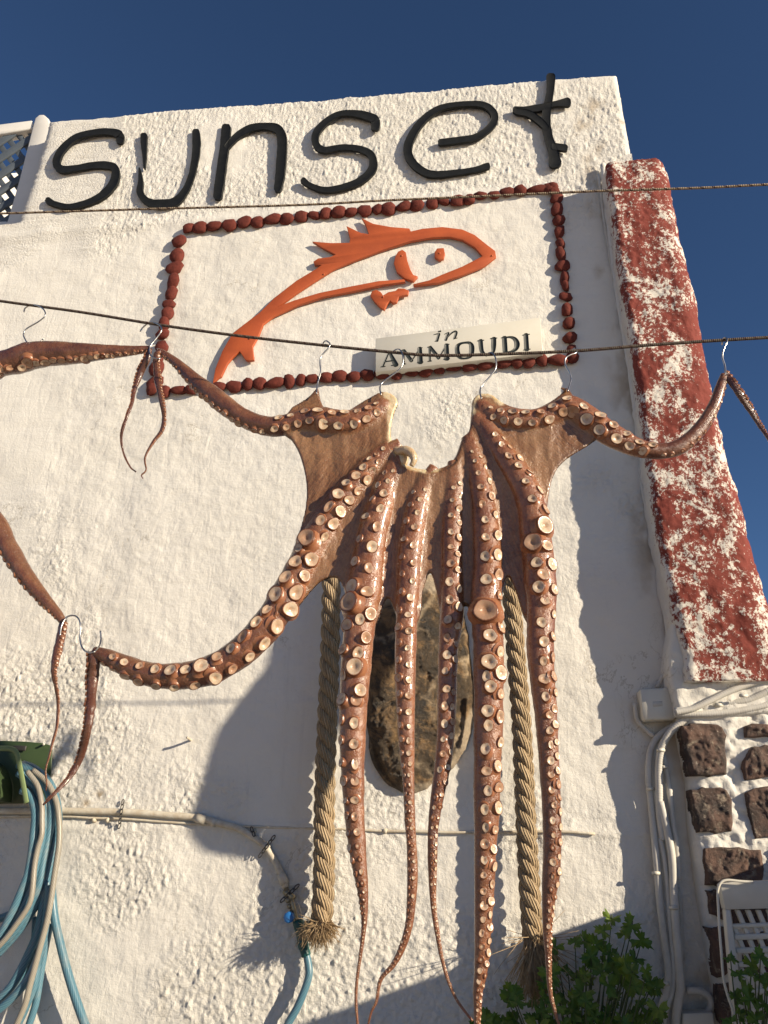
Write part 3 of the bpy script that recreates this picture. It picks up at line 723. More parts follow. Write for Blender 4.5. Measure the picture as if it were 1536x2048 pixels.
# ------------------------------------------------------------------ sign board
ZS = (4.267, 740, 620)
sign = empty('sign_board', P(900, 690), 'cream white sign board reading in AMMOUDI below the fish', 'sign')
bevel(prism('board', zx([(48, 243), (1452, 64), (1477, 365), (46, 530)], *ZS), 0.045, 0.03, SIGNW, sign), 0.0015, 2)
GL = {
 'A': [[(165,352,10),(108,482,14)],[(165,352,16),(222,468,38)],[(128,440,8),(205,430,8)],[(93,485,6),(130,480,6)],[(182,473,6),(236,466,6)]],
 'M': [[(284,342,16),(290,460,13)],[(290,345,22),(355,432,26)],[(352,438,8),(428,326,12)],[(425,326,30),(430,445,38)],[(275,464,6),(306,459,6)],[(404,449,6),(454,443,6)],[(268,344,6),(300,340,6)],[(418,324,6),(446,321,6)]],
 'M2': [[(510,314,16),(512,435,13)],[(515,316,22),(588,408,26)],[(585,412,8),(655,296,12)],[(654,297,30),(656,415,38)],[(494,438,6),(526,434,6)],[(630,420,6),(680,414,6)],[(492,317,6),(524,313,6)],[(645,294,6),(676,291,6)]],
 'O': [[(754,385,34),(746,345,32),(748,310,30),(770,288,18),(810,278,14),(850,280,20),(868,305,34),(870,345,36),(862,382,32),(840,405,18),(805,413,13),(772,408,18),(754,385,34)]],
 'U': [[(945,260,30),(950,320,30),(960,358,26),(988,378,15),(1022,374,15),(1052,352,24),(1057,300,34),(1058,243,34)],[(918,263,6),(972,257,6)],[(1028,244,6),(1084,238,6)]],
 'D': [[(1148,235,34),(1156,358,34)],[(1135,236,8),(1200,231,15),(1240,250,28),(1257,292,38),(1243,333,28),(1200,356,15),(1140,362,8)],[(1122,237,6),(1170,231,6)]],
 'I': [[(1332,210,32),(1339,336,34)],[(1304,214,6),(1362,206,6)],[(1312,341,6),(1368,333,6)]],
 'i': [[(586,183,10),(604,180,10)],[(544,210,4),(585,200,8)],[(590,203,18),(573,262,18)],[(556,266,5),(582,262,5)]],
 'n': [[(636,206,4),(665,192,9)],[(668,195,18),(648,254,18)],[(660,235,6),(692,200,10),(722,182,12),(738,190,17),(728,226,17),(722,240,13)],[(716,245,7),(745,238,4)]]}
for k, sts in GL.items():
    b = MB()
    for i, s in enumerate(sts):
        V, Fc = stroke_geo([(a_, b_, c_*1.18) for a_, b_, c_ in zx(s, *ZS)], 0.0458+0.00004*i, 0.0011, 1.2); b.add(V, Fc)
    b.obj('lettering', INK, sign)

# ------------------------------------------------------------------ octopuses
class Geo:
    def __init__(s): s.V = []; s.F = []; s.at = {k: [] for k in ('web', 'dark', 'cream')}; s.fib = []; s.tuv = []; s.n = 0
    def add(s, V, F4, web, dark, cream, fib, tuv):
        s.V.append(np.asarray(V)); s.F += [[i+s.n for i in f] for f in F4]; k = len(V)
        for nm, a in (('web', web), ('dark', dark), ('cream', cream)): s.at[nm].append(np.zeros(k)+a)
        s.fib.append(np.asarray(fib)); s.tuv.append(np.asarray(tuv)); s.n += k
    def build(s, name, mat, parent):
        at = {k: np.concatenate(v) for k, v in s.at.items()}; at['fib'] = np.concatenate(s.fib); at['tuv2'] = np.concatenate(s.tuv)
        return link(name, new_mesh(np.concatenate(s.V), s.F, at), mat, parent)
def sucker_mesh(seed, lo=False):
    r = random.Random(seed); seg = 12 if lo else 20
    prof = [(1.42, -0.5, 0), (1.12, -0.15, 0), (0.95, 0.22, 0.2), (1.0, 0.33, 1), (0.965, 0.40, 1.1), (0.875, 0.43, 1.2), (0.80, 0.425, 2.0), (0.70, 0.40, 2), (0.46, 0.33, 2), (0.32, 0.25, 2.3), (0.22, 0.17, 2.8), (0.0, 0.15, 3)]
    if lo: prof = [prof[i] for i in (0, 2, 4, 6, 8, 11)]
    V = []; Z = []; ph = [r.uniform(0, 6.28) for _ in range(4)]; am = [r.uniform(0, 0.07), r.uniform(0, 0.06), r.uniform(0, 0.035)]
    for (a, h, z) in prof[:-1]:
        for k in range(seg):
            t = 2*math.pi*k/seg; w = 1+am[0]*math.sin(2*t+ph[0])+am[1]*math.sin(3*t+ph[1])+am[2]*math.sin(5*t+ph[2])
            V.append((a*w*math.cos(t), a*w*math.sin(t), h*(1+0.12*math.sin(t+ph[3])))); Z.append(z)
    V.append((0, 0, prof[-1][1])); Z.append(3)
    n = len(prof)-1; Fc = []
    for i in range(n-1):
        for k in range(seg):
            k2 = (k+1) % seg; Fc.append([i*seg+k, i*seg+k2, (i+1)*seg+k2, (i+1)*seg+k])
    for k in range(seg): Fc.append([(n-1)*seg+k, (n-1)*seg+(k+1) % seg, len(V)-1])
    return np.array(V), Fc, np.array(Z)
SMS = []
for i in range(8):
    V, Fc, Z = sucker_mesh(i); me = new_mesh(V, Fc, {'zone': Z}); me.materials.append(SUCK); SMS.append(me)
SLO = [sucker_mesh(50+i, True) for i in range(3)]
def frame_from(n_, t_):
    n_ = n_/np.linalg.norm(n_); b = np.cross(n_, t_); b /= np.linalg.norm(b)+1e-9; t2 = np.cross(b, n_)
    return np.stack([t2, b, n_], 1)
def octopus(label, arms, outline, PM, group, body_step=2.6, smax=300, cream_lines=(), wrinkle=1.0, edge_r=11.0, web0=6.0, fibc=(860, 900), extra=(), maxs=None):
    """arms: list of dict(p=[(x,y,w)], rows=[angle], dark=[(s0,s1,amount)], gx=...). PM maps px arrays+extra depth -> world"""
    root = empty('octopus', PM(np.array([fibc[0]]), np.array([fibc[1]]), np.array([0.0]))[0], label, 'octopus', group)
    G = Geo(); sucks = []
    AR = []
    for a in arms:
        q = spline(a['p'], 4.0); AR.append(q)
        n = len(q); t = np.gradient(q[:, :2], axis=0); t /= np.linalg.norm(t, axis=1)[:, None]+1e-9
        nn = np.stack([t[:, 1], -t[:, 0]], 1)      # +: right of an arm that hangs down
        seg = 20; s = np.concatenate([[0], np.cumsum(np.linalg.norm(np.diff(q[:, :2], axis=0), axis=1))])
        dz = np.interp(s/s[-1], [0, 0.4, 1.0], a.get('dz', (0, 0, 0)))
        tipw = np.minimum(q[:, 2], 60)
        lump = 1+0.05*fbm(s*0.03, s*0, seed=a['seed'], o=3)*wrinkle
        C = PM(q[:, 0], q[:, 1], dz)
        Bv = PM(q[:, 0]+nn[:, 0]*q[:, 2]/2*lump, q[:, 1]+nn[:, 1]*q[:, 2]/2*lump, dz)-C
        r3 = np.linalg.norm(Bv, axis=1)[:, None]; Nv = np.array([[0, -1.0, 0]])*r3*0.86
        T3 = np.gradient(C, axis=0); T3 /= np.linalg.norm(T3, axis=1)[:, None]+1e-9
        V = []; tuv = []
        for k in range(seg):
            th = 2*math.pi*k/seg
            wv = 1 + 0.05*fbm(s*0.09+k*0, s*0+math.cos(th)*1.5, math.sin(th)*1.5, seed=a['seed']+3, o=3)[:, None]*wrinkle
            V.append(C + (Bv*math.sin(th) + Nv*math.cos(th))*wv); tuv.append(np.stack([np.full(n, th*2.2), s*0.035, np.zeros(n)+a['seed']], 1))
        V = np.stack(V, 1).reshape(-1, 3); tuv = np.stack(tuv, 1).reshape(-1, 3)
        Fc = [[i*seg+k, i*seg+(k+1) % seg, (i+1)*seg+(k+1) % seg, (i+1)*seg+k] for i in range(n-1) for k in range(seg)]
        Fc.append([(n-1)*seg+k for k in range(seg)]); Fc.append([k for k in range(seg)][::-1])
        dk = np.zeros(n); 
        for (s0, s1, am) in a.get('dark', ()): dk = np.maximum(dk, am*sstep(s0-0.04, s0, s/s[-1])*sstep(s1+0.04, s1, s/s[-1]))
        dk = np.repeat(dk, seg); dk = np.clip(dk*(0.75+0.5*fbm(np.repeat(s, seg)*0.05, np.tile(np.arange(seg), n)*0.5, seed=4)), 0, 1)
        webv = np.repeat(a.get('webby', 0.0)*np.ones(n), seg)
        wk = a.get('webside')           # part of the section that looks like smooth brown skin
        if wk is not None:
            ths = np.tile(np.arange(seg)*2*math.pi/seg, n); webv = np.maximum(webv, 0.75*sstep(0.1, 0.7, np.sin(ths)*wk))
        G.add(V, Fc, webv, dk, 0.0, tuv*np.array([1.5, 0.4, 1]), tuv)
        # suckers
        for ri, (ang, kr, sp, s0, s1) in enumerate(a['rows']):
            pos = s0*s[-1] + (0.5*ri)*sp*np.interp(s0*s[-1], s, q[:, 2])
            while pos < s1*s[-1]:
                w = np.interp(pos, s, q[:, 2]); f = pos/s[-1]
                if w < 4: break
                aw = math.radians(np.interp(f, [0, 1], [ang, ang*a.get('angk', 1.0)])+random.uniform(-7, 7))
                c = np.array([np.interp(pos, s, C[:, j]) for j in range(3)]); bv = np.array([np.interp(pos, s, Bv[:, j]) for j in range(3)]); rr = np.linalg.norm(bv)
                tt = np.array([np.interp(pos, s, T3[:, j]) for j in range(3)])
                gro = np.interp(pos, [0, 120, 260], [a.get('g0', 0.55), 0.85, 1.0])
                kk = 1.03*kr*gro*random.uniform(0.82, 1.16)
                pxx = np.interp(pos, s, q[:, 0]); pyy = np.interp(pos, s, q[:, 1])
                px2 = pxx+np.interp(pos, s, nn[:, 0])*math.sin(aw)*w/2; py2 = pyy+np.interp(pos, s, nn[:, 1])*math.sin(aw)*w/2
                if any(math.hypot(px2-b_[0], py2-b_[1]) < b_[2]+kk*w/2*0.62 for b_ in a.get('big', ())): pos += sp*w*0.35; continue
                R = rr*kk; nv_ = np.array([0, -1.0, 0])
                nr = bv/rr*math.sin(aw)/1.0 + nv_*math.cos(aw)/0.86; nr /= np.linalg.norm(nr)
                at_ = c + bv*math.sin(aw) + nv_*rr*0.86*math.cos(aw)
                nr = nr + tt*random.uniform(-0.28, 0.28) + np.cross(tt, nr)*random.uniform(-0.2, 0.2); nr /= np.linalg.norm(nr)
                sucks.append((R, at_ - nr*R*0.05, nr, tt, (random.uniform(0.66, 1.08), random.uniform(0.9, 1.1), random.uniform(0.5, 0.95)), f))
                pos += sp*w*random.uniform(0.88, 1.1)*(gro**0.4)
        for (bx, by, br) in a.get('big', ()):
            i_ = int(np.argmin(np.hypot(q[:, 0]-bx, q[:, 1]-by))); w = q[i_, 2]; rr = float(r3[i_, 0])
            lat = ((bx-q[i_, 0])*nn[i_, 0]+(by-q[i_, 1])*nn[i_, 1])/(w/2); aw = math.asin(max(-0.95, min(0.95, lat*0.85)))
            nr = Bv[i_]/rr*math.sin(aw)+np.array([0, -1.0, 0])*math.cos(aw)/0.86; nr = nr/np.linalg.norm(nr); R = rr*br/(w/2)
            sucks.append((R, C[i_]+Bv[i_]*math.sin(aw)+np.array([0, -1.0, 0])*rr*0.86*math.cos(aw)+nr*R*0.12, nr, T3[i_], (1.0, 1.0, 0.9), 0.3))
    # the body: height field over the outline
    if outline:
        ol = spline([(x, y, 0) for x, y in outline+[outline[0]]], 3.5)[:-1, :2]
        st = body_step
        gx, gy = np.meshgrid(np.arange(ol[:, 0].min()-st, ol[:, 0].max()+2*st, st), np.arange(ol[:, 1].min()-st, ol[:, 1].max()+2*st, st))
        ins = in_poly(gx, gy, ol.tolist()); dd, nx_, ny_, _ = poly_dist(gx, gy, ol.tolist())
        ok = ins | (dd < st*0.75); cx = np.where(ins, gx, nx_); cy = np.where(ins, gy, ny_); dd = np.where(ins, dd, 0)
        base = web0*(1+0.5*fbm(cx*0.02, cy*0.008, seed=70, o=3)) + 2.0*fbm(cx*0.06, cy*0.012, seed=71, o=2)
        base = base + 12*np.exp(-(np.hypot((cx-fibc[0])*0.8, cy-fibc[1]-40)/75)**2)
        h = base.copy(); armh = np.full(cx.shape, -99.0)
        for q in AR:
            m = q[::2]; sel = (m[:, 0] > ol[:, 0].min()-60) & (m[:, 0] < ol[:, 0].max()+60) & (m[:, 1] < ol[:, 1].max()+60)
            m = m[sel]
            if len(m) < 2: continue
            d_, _, _, tt = poly_dist(cx, cy, m.tolist(), closed=False)
            r = np.interp(tt, np.arange(len(m)), m[:, 2]/2)*1.02
            pr = np.where(d_ < r*0.97, r*np.sqrt(np.clip(1-(d_/r)**2, 0, 1)), -(d_-r)*0.8+r*0.2)
            armh = np.maximum(armh, pr)
            k = 17.0; hh = np.clip(0.5+0.5*(pr-h)/k, 0, 1); h = h*(1-hh)+pr*hh+k*hh*(1-hh)*0.9
        h = h + 0.9*fbm(cx*0.05, cy*0.05, seed=80, o=3)*wrinkle
        er = edge_r; e = np.clip(dd/er, 0, 1); env = er*1.25*np.sqrt(np.clip(1-(1-e)**2, 0, 1)) + 400*np.clip(dd-er, 0, None)/er
        h = np.minimum(h, env)
        mpp = np.linalg.norm(PM(cx+1, cy, np.zeros(cx.shape))-PM(cx, cy, np.zeros(cx.shape)), axis=-1)
        zero = np.zeros(cx.shape)
        Wf = PM(cx, cy, zero); Wf[..., 1] -= h*mpp*0.87; Wb = PM(cx, cy, zero); Wb[..., 1] += np.maximum(h*0.55, 0.0)*mpp
        keep = ok[:-1, :-1] & ok[1:, :-1] & ok[:-1, 1:] & ok[1:, 1:]
        ids = np.arange(gx.size).reshape(gx.shape); J, I = np.nonzero(keep)
        qf = np.stack([ids[J, I], ids[J+1, I], ids[J+1, I+1], ids[J, I+1]], 1)
        used = np.zeros(gx.size, bool); used[qf.ravel()] = True; rm_ = np.cumsum(used)-1; nu_ = int(used.sum())
        fr = rm_[qf]; bk = fr[:, ::-1]+nu_
        web = sstep(4.0, -7.0, armh-base-2)
        lim = np.zeros(cx.shape)
        for cl, cw in cream_lines:
            d_, _, _, _ = poly_dist(cx, cy, cl, closed=False); lim = np.maximum(lim, sstep(cw, cw*0.45, d_+3*fbm(cx*0.1, cy*0.1, seed=91)))
        ang = np.arctan2(cy-fibc[1]+250, cx-fibc[0]); rad = np.hypot(cx-fibc[0], cy-fibc[1]+250)
        fib = np.stack([ang*130, rad*0.03, np.zeros(cx.shape)], -1).reshape(-1, 3)[used]
        tv = np.stack([cx*0.05, cy*0.03, np.zeros(cx.shape)], -1).reshape(-1, 3)[used]
        rim = sstep(9, 0, dd)*0.45*(1-lim)
        G.add(np.concatenate([Wf.reshape(-1, 3)[used], Wb.reshape(-1, 3)[used]]), fr.tolist()+bk.tolist(),
              np.tile(web.ravel()[used], 2), np.tile(rim.ravel()[used], 2), np.tile(lim.ravel()[used], 2), np.tile(fib, (2, 1)), np.tile(tv, (2, 1)))
    for (pp, cr, wb) in extra:      # small flesh tubes (px path with width and depth)
        q = spline(pp, 2.5); C = PM(q[:, 0], q[:, 1], q[:, 3]); mp = np.linalg.norm(PM(q[:1, 0]+1, q[:1, 1], q[:1, 3])-PM(q[:1, 0], q[:1, 1], q[:1, 3]))
        V, Fc, A = tube_geo(C, q[:, 2]/2*mp, 12, rough=0.08); G.add(V, Fc, wb, 0, cr, np.array(A)*30, np.array(A)*30)
    body = G.build('body', OCTO, root)
    sucks.sort(key=lambda s: -s[0]); b = MB()
    for i, (R, c, n_, t_, sc, f) in enumerate(sucks):
        rot = frame_from(n_, t_)
        if i < smax:
            o = bpy.data.objects.new('sucker', SMS[i % 8]); COL.objects.link(o); o.parent = root
            Mx = np.eye(4); Mx[:3, :3] = rot @ np.diag([R*sc[1], R*sc[0], R*sc[2]]); Mx[:3, 3] = c-np.array(root.location)
            o.matrix_local = Matrix(Mx.tolist())
        else:
            V, Fc, Z = SLO[i % 3]; V2 = (V*np.array([R*sc[1], R*sc[0], R*sc[2]])) @ rot.T + c; b.add(V2, Fc, zone=Z*random.choice((0.6, 0.66, 0.8) if f > 0.55 else (1.0, 1.0, 0.8)))
    if b.v:
        o = b.obj('small_suckers', SUCK, root, smooth=True); o['kind'] = 'stuff'
    return root

OO = 0.86
PMm = lambda x, y, dz: PA(x, y, OO+np.asarray(dz))
def rows(a1, a2, kr=0.46, sp=0.80, s0=0.0, s1=0.97): return [(a1, kr, sp, s0, s1), (a2, kr, sp, s0, s1)]
A_up_left = dict(seed=1, p=[(765,815,30),(735,835,44),(695,848,50),(650,843,52),(610,842,42),(575,850,38),(540,853,36),(500,842,36),(460,818,38),(425,790,38),(390,762,30),(355,728,20),(325,706,13),(314,702,10)], rows=rows(35,-20,0.40,0.62,0.0,0.45)+[(62,0.34,0.42,0.45,0.97)], dark=[(0.22,1.0,0.68)], webside=-1, g0=0.8)
A_up_right = dict(seed=2, p=[(965,815,26),(985,830,34),(1020,838,42),(1065,842,42),(1105,830,44),(1140,818,48),(1175,838,50),(1210,862,46),(1245,882,40),(1280,897,34),(1320,902,30),(1360,893,30),(1398,860,30),(1425,818,26),(1440,778,22),(1449,750,15)], rows=rows(15,-35,0.46,0.74,0.03,0.62)+[(-55,0.3,0.6,0.62,0.98)], dark=[(0.62,1.0,0.6)], g0=0.7)
A_curved = dict(seed=3, p=[(800,890,26),(772,905,32),(740,935,42),(715,965,46),(683,1002,50),(650,1050,54),(622,1098,58),(598,1143,60),(575,1187,60),(545,1235,60),(508,1280,60),(465,1316,58),(415,1342,58),(360,1352,54),(305,1350,50),(255,1333,44),(215,1314,34),(188,1303,22)], rows=rows(38,-10,0.46,0.62,0.03,0.97), big=[(620,1087,19),(628,1130,15),(603,1104,11)], webside=-1, angk=1.7, g0=0.6, dark=[(0.30, 1.0, 0.62)])
A3 = dict(seed=4, p=[(800,915,26),(788,943,36),(772,977,46),(763,1011,52),(750,1053,56),(742,1095,60),(736,1138,64),(731,1180,68),(722,1222,66),(714,1307,62),(708,1392,58),(705,1476,52),(706,1561,46),(710,1645,39),(714,1685,36),(718,1727,32),(724,1769,24),(728,1812,16),(728,1854,10),(720,1917,7),(714,1960,6),(712,2002,6),(716,2060,5)], rows=rows(-42,12,0.42,0.78,0.02,0.97), big=[(703,1214,22),(714,1340,18),(746,1234,14),(737,1283,13),(725,1385,14)], dark=[(0.55,1.0,0.25)], g0=0.5, angk=1.2, dz=(0,0.02,0))
A4 = dict(seed=5, p=[(868,935,22),(852,965,32),(838,1005,42),(828,1053,46),(822,1095,47),(819,1138,46),(817,1180,45),(814,1222,43),(811,1307,42),(811,1392,38),(813,1476,32),(817,1561,24),(820,1645,21),(823,1685,20),(825,1748,22),(822,1812,18),(817,1854,16),(804,1896,14),(786,1930,11),(761,1960,8),(753,2002,6),(743,2023,5),(736,2050,4)], rows=rows(-38,16,0.38,0.80,0.02,0.97), dark=[(0.55,1.0,0.3)], g0=0.45, dz=(0,0.015,0))
A5 = dict(seed=6, p=[(908,925,26),(909,977,36),(905,1028,40),(904,1079,42),(904,1129,42),(904,1184,45),(904,1227,47),(900,1265,45),(896,1307,40),(894,1392,38),(891,1476,36),(884,1540,33),(873,1603,26),(866,1660,21),(865,1700,20),(865,1748,17),(867,1812,12),(876,1875,10),(884,1917,8),(896,1960,7),(915,2002,6),(945,2042,5)], rows=rows(-8,42,0.42,0.84,0.03,0.97), dark=[(0.58,0.70,0.7)], g0=0.5, dz=(0,0.01,0))
A6 = dict(seed=7, p=[(935,875,26),(951,930,38),(962,977,46),(968,1019,50),(973,1070,54),(975,1121,56),(974,1163,58),(972,1218,62),(975,1260,62),(977,1307,62),(977,1434,60),(974,1561,54),(973,1645,50),(971,1685,46),(969,1769,41),(966,1854,34),(962,1939,28),(956,1981,20),(955,2023,15),(954,2070,10)], rows=rows(-2,50,0.44,0.76,0.03,0.99), big=[(971,1232,25),(980,1278,15),(978,1330,17),(981,1380,14),(975,1427,14)], dark=[(0.6,1.0,0.25)], g0=0.55, dz=(0,0.03,0.01), webside=None)
A7 = dict(seed=8, p=[(955,840,26),(975,862,34),(1000,901,42),(1030,943,50),(1053,985,56),(1066,1028,60),(1072,1079,64),(1077,1121,65),(1080,1163,64),(1083,1205,60),(1081,1307,54),(1092,1434,45),(1100,1561,40),(1104,1645,38),(1104,1700,38),(1102,1750,36),(1098,1790,29),(1095,1854,20),(1097,1917,13),(1100,1981,9),(1110,2023,7),(1122,2060,5)], rows=rows(6,52,0.42,0.72,0.04,0.97), big=[(1064,1096,20),(1087,1060,20),(1071,1134,13),(1093,1103,13),(1075,1182,14)], dark=[(0.60,0.80,0.6)], g0=0.55, dz=(0,0.02,0))
main_outline = [(585,816),(615,797),(630,782),(636,777),(642,803),(651,818),(668,829),(691,826),(729,803),(763,786),(788,792),(796,808),(789,826),(783,850),(783,878),(792,898),(800,915),(812,930),(835,938),(865,940),(894,932),(911,913),(924,878),(938,862),(942,826),(946,800),(962,789),(983,791),(1004,806),(1028,816),(1064,820),(1093,809),(1118,792),(1133,777),(1144,790),(1157,806),(1186,820),(1212,840),(1216,862),(1199,875),(1174,893),(1144,911),(1119,932),(1104,960),(1097,994),(1094,1032),(1098,1070),(1092,1150),(1085,1240),(1070,1262),(1050,1240),(1040,1212),(1030,1180),(1016,1154),(1007,1180),(1002,1212),(996,1245),(972,1262),(948,1245),(941,1230),(931,1209),(925,1230),(918,1250),(900,1262),(888,1245),(879,1222),(873,1185),(860,1146),(846,1185),(842,1225),(832,1250),(812,1262),(797,1245),(789,1222),(776,1196),(763,1225),(752,1250),(722,1262),(700,1245),(694,1212),(688,1180),(676,1158),(657,1157),(636,1168),(612,1195),(585,1230),(560,1255),(540,1245),(560,1190),(574,1134),(594,1079),(607,1036),(613,1000),(612,960),(601,915),(585,884),(566,868),(560,850)]
octopus('large brown octopus spread out on hooks in the centre with eight sucker-covered arms', [A_up_left, A_up_right, A_curved, A3, A4, A5, A6, A7], main_outline, PMm, 'octopuses hung to dry on the line',
    cream_lines=[([(778,792),(790,800),(786,840),(786,880),(796,905),(815,932),(850,945),(872,942)], 13), ([(950,800),(962,788),(985,793),(1003,808)], 9), ([(944,830),(946,800)], 8)],
    extra=[([(790,900,16,0.004),(798,903,17,0.012),(812,901,19,0.020),(824,908,17,0.026),(828,920,13,0.028),(823,932,10,0.026)], 0.75, 0),
           ([(796,896,20,0.0),(806,915,22,0.004),(806,930,16,0.004)], 0.9, 0),
           ([(1133,781,8,0.01),(1122,776,3,0.012)], 0, 1)])
# loose arm tips of the middle octopus hang from the hooks beyond; they belong to the arms above
def loose(p, seed, dark, rows_, PM=PMm, webby=0.3):
    return dict(seed=seed, p=p, rows=rows_, dark=[(0, 1, dark)], webby=webby, g0=1.0)

# ---- arm tips that dangle beyond the hooks: built as their own tubes inside their octopus bodies
def arm_tip(parent, p, seed, dark, row, name='arm_tip', dzz=0.0):
    G = Geo(); q = spline(p, 3.0); n = len(q); t = np.gradient(q[:, :2], axis=0); t /= np.linalg.norm(t, axis=1)[:, None]+1e-9
    nn = np.stack([t[:, 1], -t[:, 0]], 1); s = np.concatenate([[0], np.cumsum(np.linalg.norm(np.diff(q[:, :2], axis=0), axis=1))])
    dz = dzz+0.012*np.sin(s*0.035+seed)*sstep(0, 60, s)
    C = PMm(q[:, 0], q[:, 1], dz); lump = 1+0.13*fbm(s*0.11, s*0, seed=seed, o=2)
    Bv = PMm(q[:, 0]+nn[:, 0]*q[:, 2]/2*lump, q[:, 1]+nn[:, 1]*q[:, 2]/2*lump, dz)-C; r3 = np.linalg.norm(Bv, axis=1)[:, None]
    Nv = np.array([[0, -1.0, 0]])*r3*0.7; seg = 12; V = []; tuv = []
    for k in range(seg):
        th = 2*math.pi*k/seg; V.append(C+Bv*math.sin(th)+Nv*math.cos(th)); tuv.append(np.stack([np.full(n, th*2), s*0.08, np.zeros(n)], 1))
    V = np.stack(V, 1).reshape(-1, 3); tuv = np.stack(tuv, 1).reshape(-1, 3)
    Fc = [[i*seg+k, i*seg+(k+1) % seg, (i+1)*seg+(k+1) % seg, (i+1)*seg+k] for i in range(n-1) for k in range(seg)]
    Fc.append([(n-1)*seg+k for k in range(seg)]); Fc.append([k for k in range(seg)][::-1])
    G.add(V, Fc, 0.25, dark, 0, tuv, tuv); o = G.build(name, OCTO, parent)
    b = MB(); pos = 3.0; T3 = np.gradient(C, axis=0)
    while pos < s[-1]*0.96:
        w = np.interp(pos, s, q[:, 2])
        i = int(np.searchsorted(s, pos)); i = min(i, n-1); aw = math.radians(row+random.uniform(-10, 10)); rr = float(r3[i, 0])
        nr = Bv[i]/rr*math.sin(aw)+np.array([0, -1.0, 0])*math.cos(aw); c = C[i]+Bv[i]*math.sin(aw)+np.array([0, -1.0, 0])*rr*0.7*math.cos(aw)
        R = max(rr*0.42, 0.0011); rot = frame_from(nr, T3[i]/np.linalg.norm(T3[i])); V, Fc, Z = SLO[0]; b.add((V*R) @ rot.T+c, Fc, zone=Z*0.6); pos += max(w*0.5, 2.6)
    so_ = b.obj('small_suckers', SUCK, parent, smooth=True); so_['kind'] = 'stuff'
    return o
main = [o for o in bpy.data.objects if o.name == 'octopus'][0]
arm_tip(main, [(186,1304,22),(188,1324,24),(184,1371,22),(180,1426,18),(171,1477,16),(159,1519,14),(140,1553,10),(114,1582,7),(98,1598,6),(86,1610,4)], 3, 0.72, -75)
arm_tip(main, [(322,702,8),(313,712,12),(315,755,14),(321,790,12),(328,830,9),(324,860,8),(306,885,6),(290,915,4),(292,940,3),(283,950,2.5),(286,957,2)], 5, 0.8, 60, dzz=0.004)
arm_tip(main, [(1448,748,15),(1462,762,16),(1478,785,16),(1500,818,13),(1518,848,10),(1534,872,8),(1550,900,6),(1560,930,4)], 7, 0.8, 60)

# ------------------------------------------------------------------ octopus whose arms reach in from the left
L0 = dict(seed=21, p=[(-330,900,60),(-230,860,58),(-140,800,52),(-70,760,46),(-20,738,42),(0,729,40),(30,722,44),(60,712,46),(100,707,42),(150,706,36),(200,704,27),(250,702,19),(288,699,13),(300,697,10)], rows=[(-52,0.40,0.5,0.2,0.55),(-68,0.36,0.40,0.5,0.98)], webside=1, dark=[(0.0,1.0,0.75)])
L1 = dict(seed=22, p=[(-330,930,60),(-210,930,56),(-120,950,52),(-60,990,48),(-10,1045,44),(15,1092,40),(50,1150,36),(88,1198,28),(115,1228,20),(127,1245,15)], rows=[(-60,0.34,0.45,0.2,0.98),(40,0.3,0.7,0.0,0.45)], webside=1, dark=[(0.0,1.0,0.62)])
LD = [dict(seed=23+i, p=[(-330+0, 920, 40), (x*0.6-130, 1050, 56), (x, 1300, 52), (x+random.uniform(-15, 15), 1600, 36), (x+random.uniform(-25, 25), 1850, 16), (x, 2010, 5)], rows=rows(-10, 40, 0.4, 0.8, 0.05, 0.95)) for i, x in enumerate((-260, -350, -440, -530))]
lout = [(-400,860),(-330,850),(-260,850),(-150,790),(-100,770),(-130,850),(-110,930),(-90,960),(-150,1000),(-220,1080),(-235,1180),(-260,1200),(-290,1120),(-330,1200),(-390,1130),(-430,1210),(-480,1150),(-530,1200),(-540,1050),(-480,920)]
left = octopus('brown octopus cut off by the left edge, two arms reaching to hooks', [L0, L1]+LD, lout, PMm, 'octopuses hung to dry on the line', body_step=5, smax=120, fibc=(-330, 900))
arm_tip(left, [(300,697,10),(293,720,14),(281,745,13),(268,782,9),(264,806,7),(255,830,6),(243,870,5),(247,905,4),(260,933,3.2),(272,944,3)], 9, 0.8, -60, dzz=0.006)
arm_tip(left, [(127,1245,15),(124,1262,17),(118,1290,18),(110,1325,15),(108,1349,11),(116,1400,7),(114,1451,6),(105,1485,5),(99,1510,4),(91,1540,3.4),(93,1565,3),(92,1582,2.6)], 11, 0.8, 60, dzz=0.004)

# ------------------------------------------------------------------ octopus-shaped blocker added out of view on the right, outlined to shade the wall
def PMs(x, y, dz):
    w = PA(x, y, 0.0); o_ = OO+np.asarray(dz); return w - SUN*((o_)/SUN[1])[..., None]
S_out = [(640,1010),(700,1000),(760,1030),(775,1120),(760,1250),(715,1370),(660,1480),(600,1560),(545,1620),(520,1670),(500,1712),(440,1708),(402,1688),(380,1658),(378,1636),(392,1600),(405,1555),(425,1490),(462,1425),(520,1350),(580,1290),(600,1200),(605,1100)]
SA = [dict(seed=41+i, p=p_, rows=rows(-30, 20, 0.4, 0.7, 0.15, 0.95)) for i, p_ in enumerate((
      [(690,1060,34),(640,1250,40),(560,1420,38),(480,1560,30),(430,1640,20)], [(720,1060,34),(680,1300,40),(590,1450,38),(520,1580,30),(470,1650,18)],
      [(735,1080,30),(720,1280,34),(650,1430,30),(580,1540,22),(530,1610,12)], [(660,1060,30),(620,1200,34),(540,1370,30),(470,1480,22),(430,1560,12)],
      [(700,1050,30),(660,1180,32),(600,1330,30),(530,1460,24),(480,1540,14)], [(680,1040,26),(650,1150,30),(600,1280,26),(560,1360,16)]))]
octopus('brown octopus-shaped blocker added out of view at the right to shade the wall', SA, S_out, PMs, 'octopuses hung to dry on the line', body_step=6, smax=110, fibc=(690, 1100), edge_r=14)

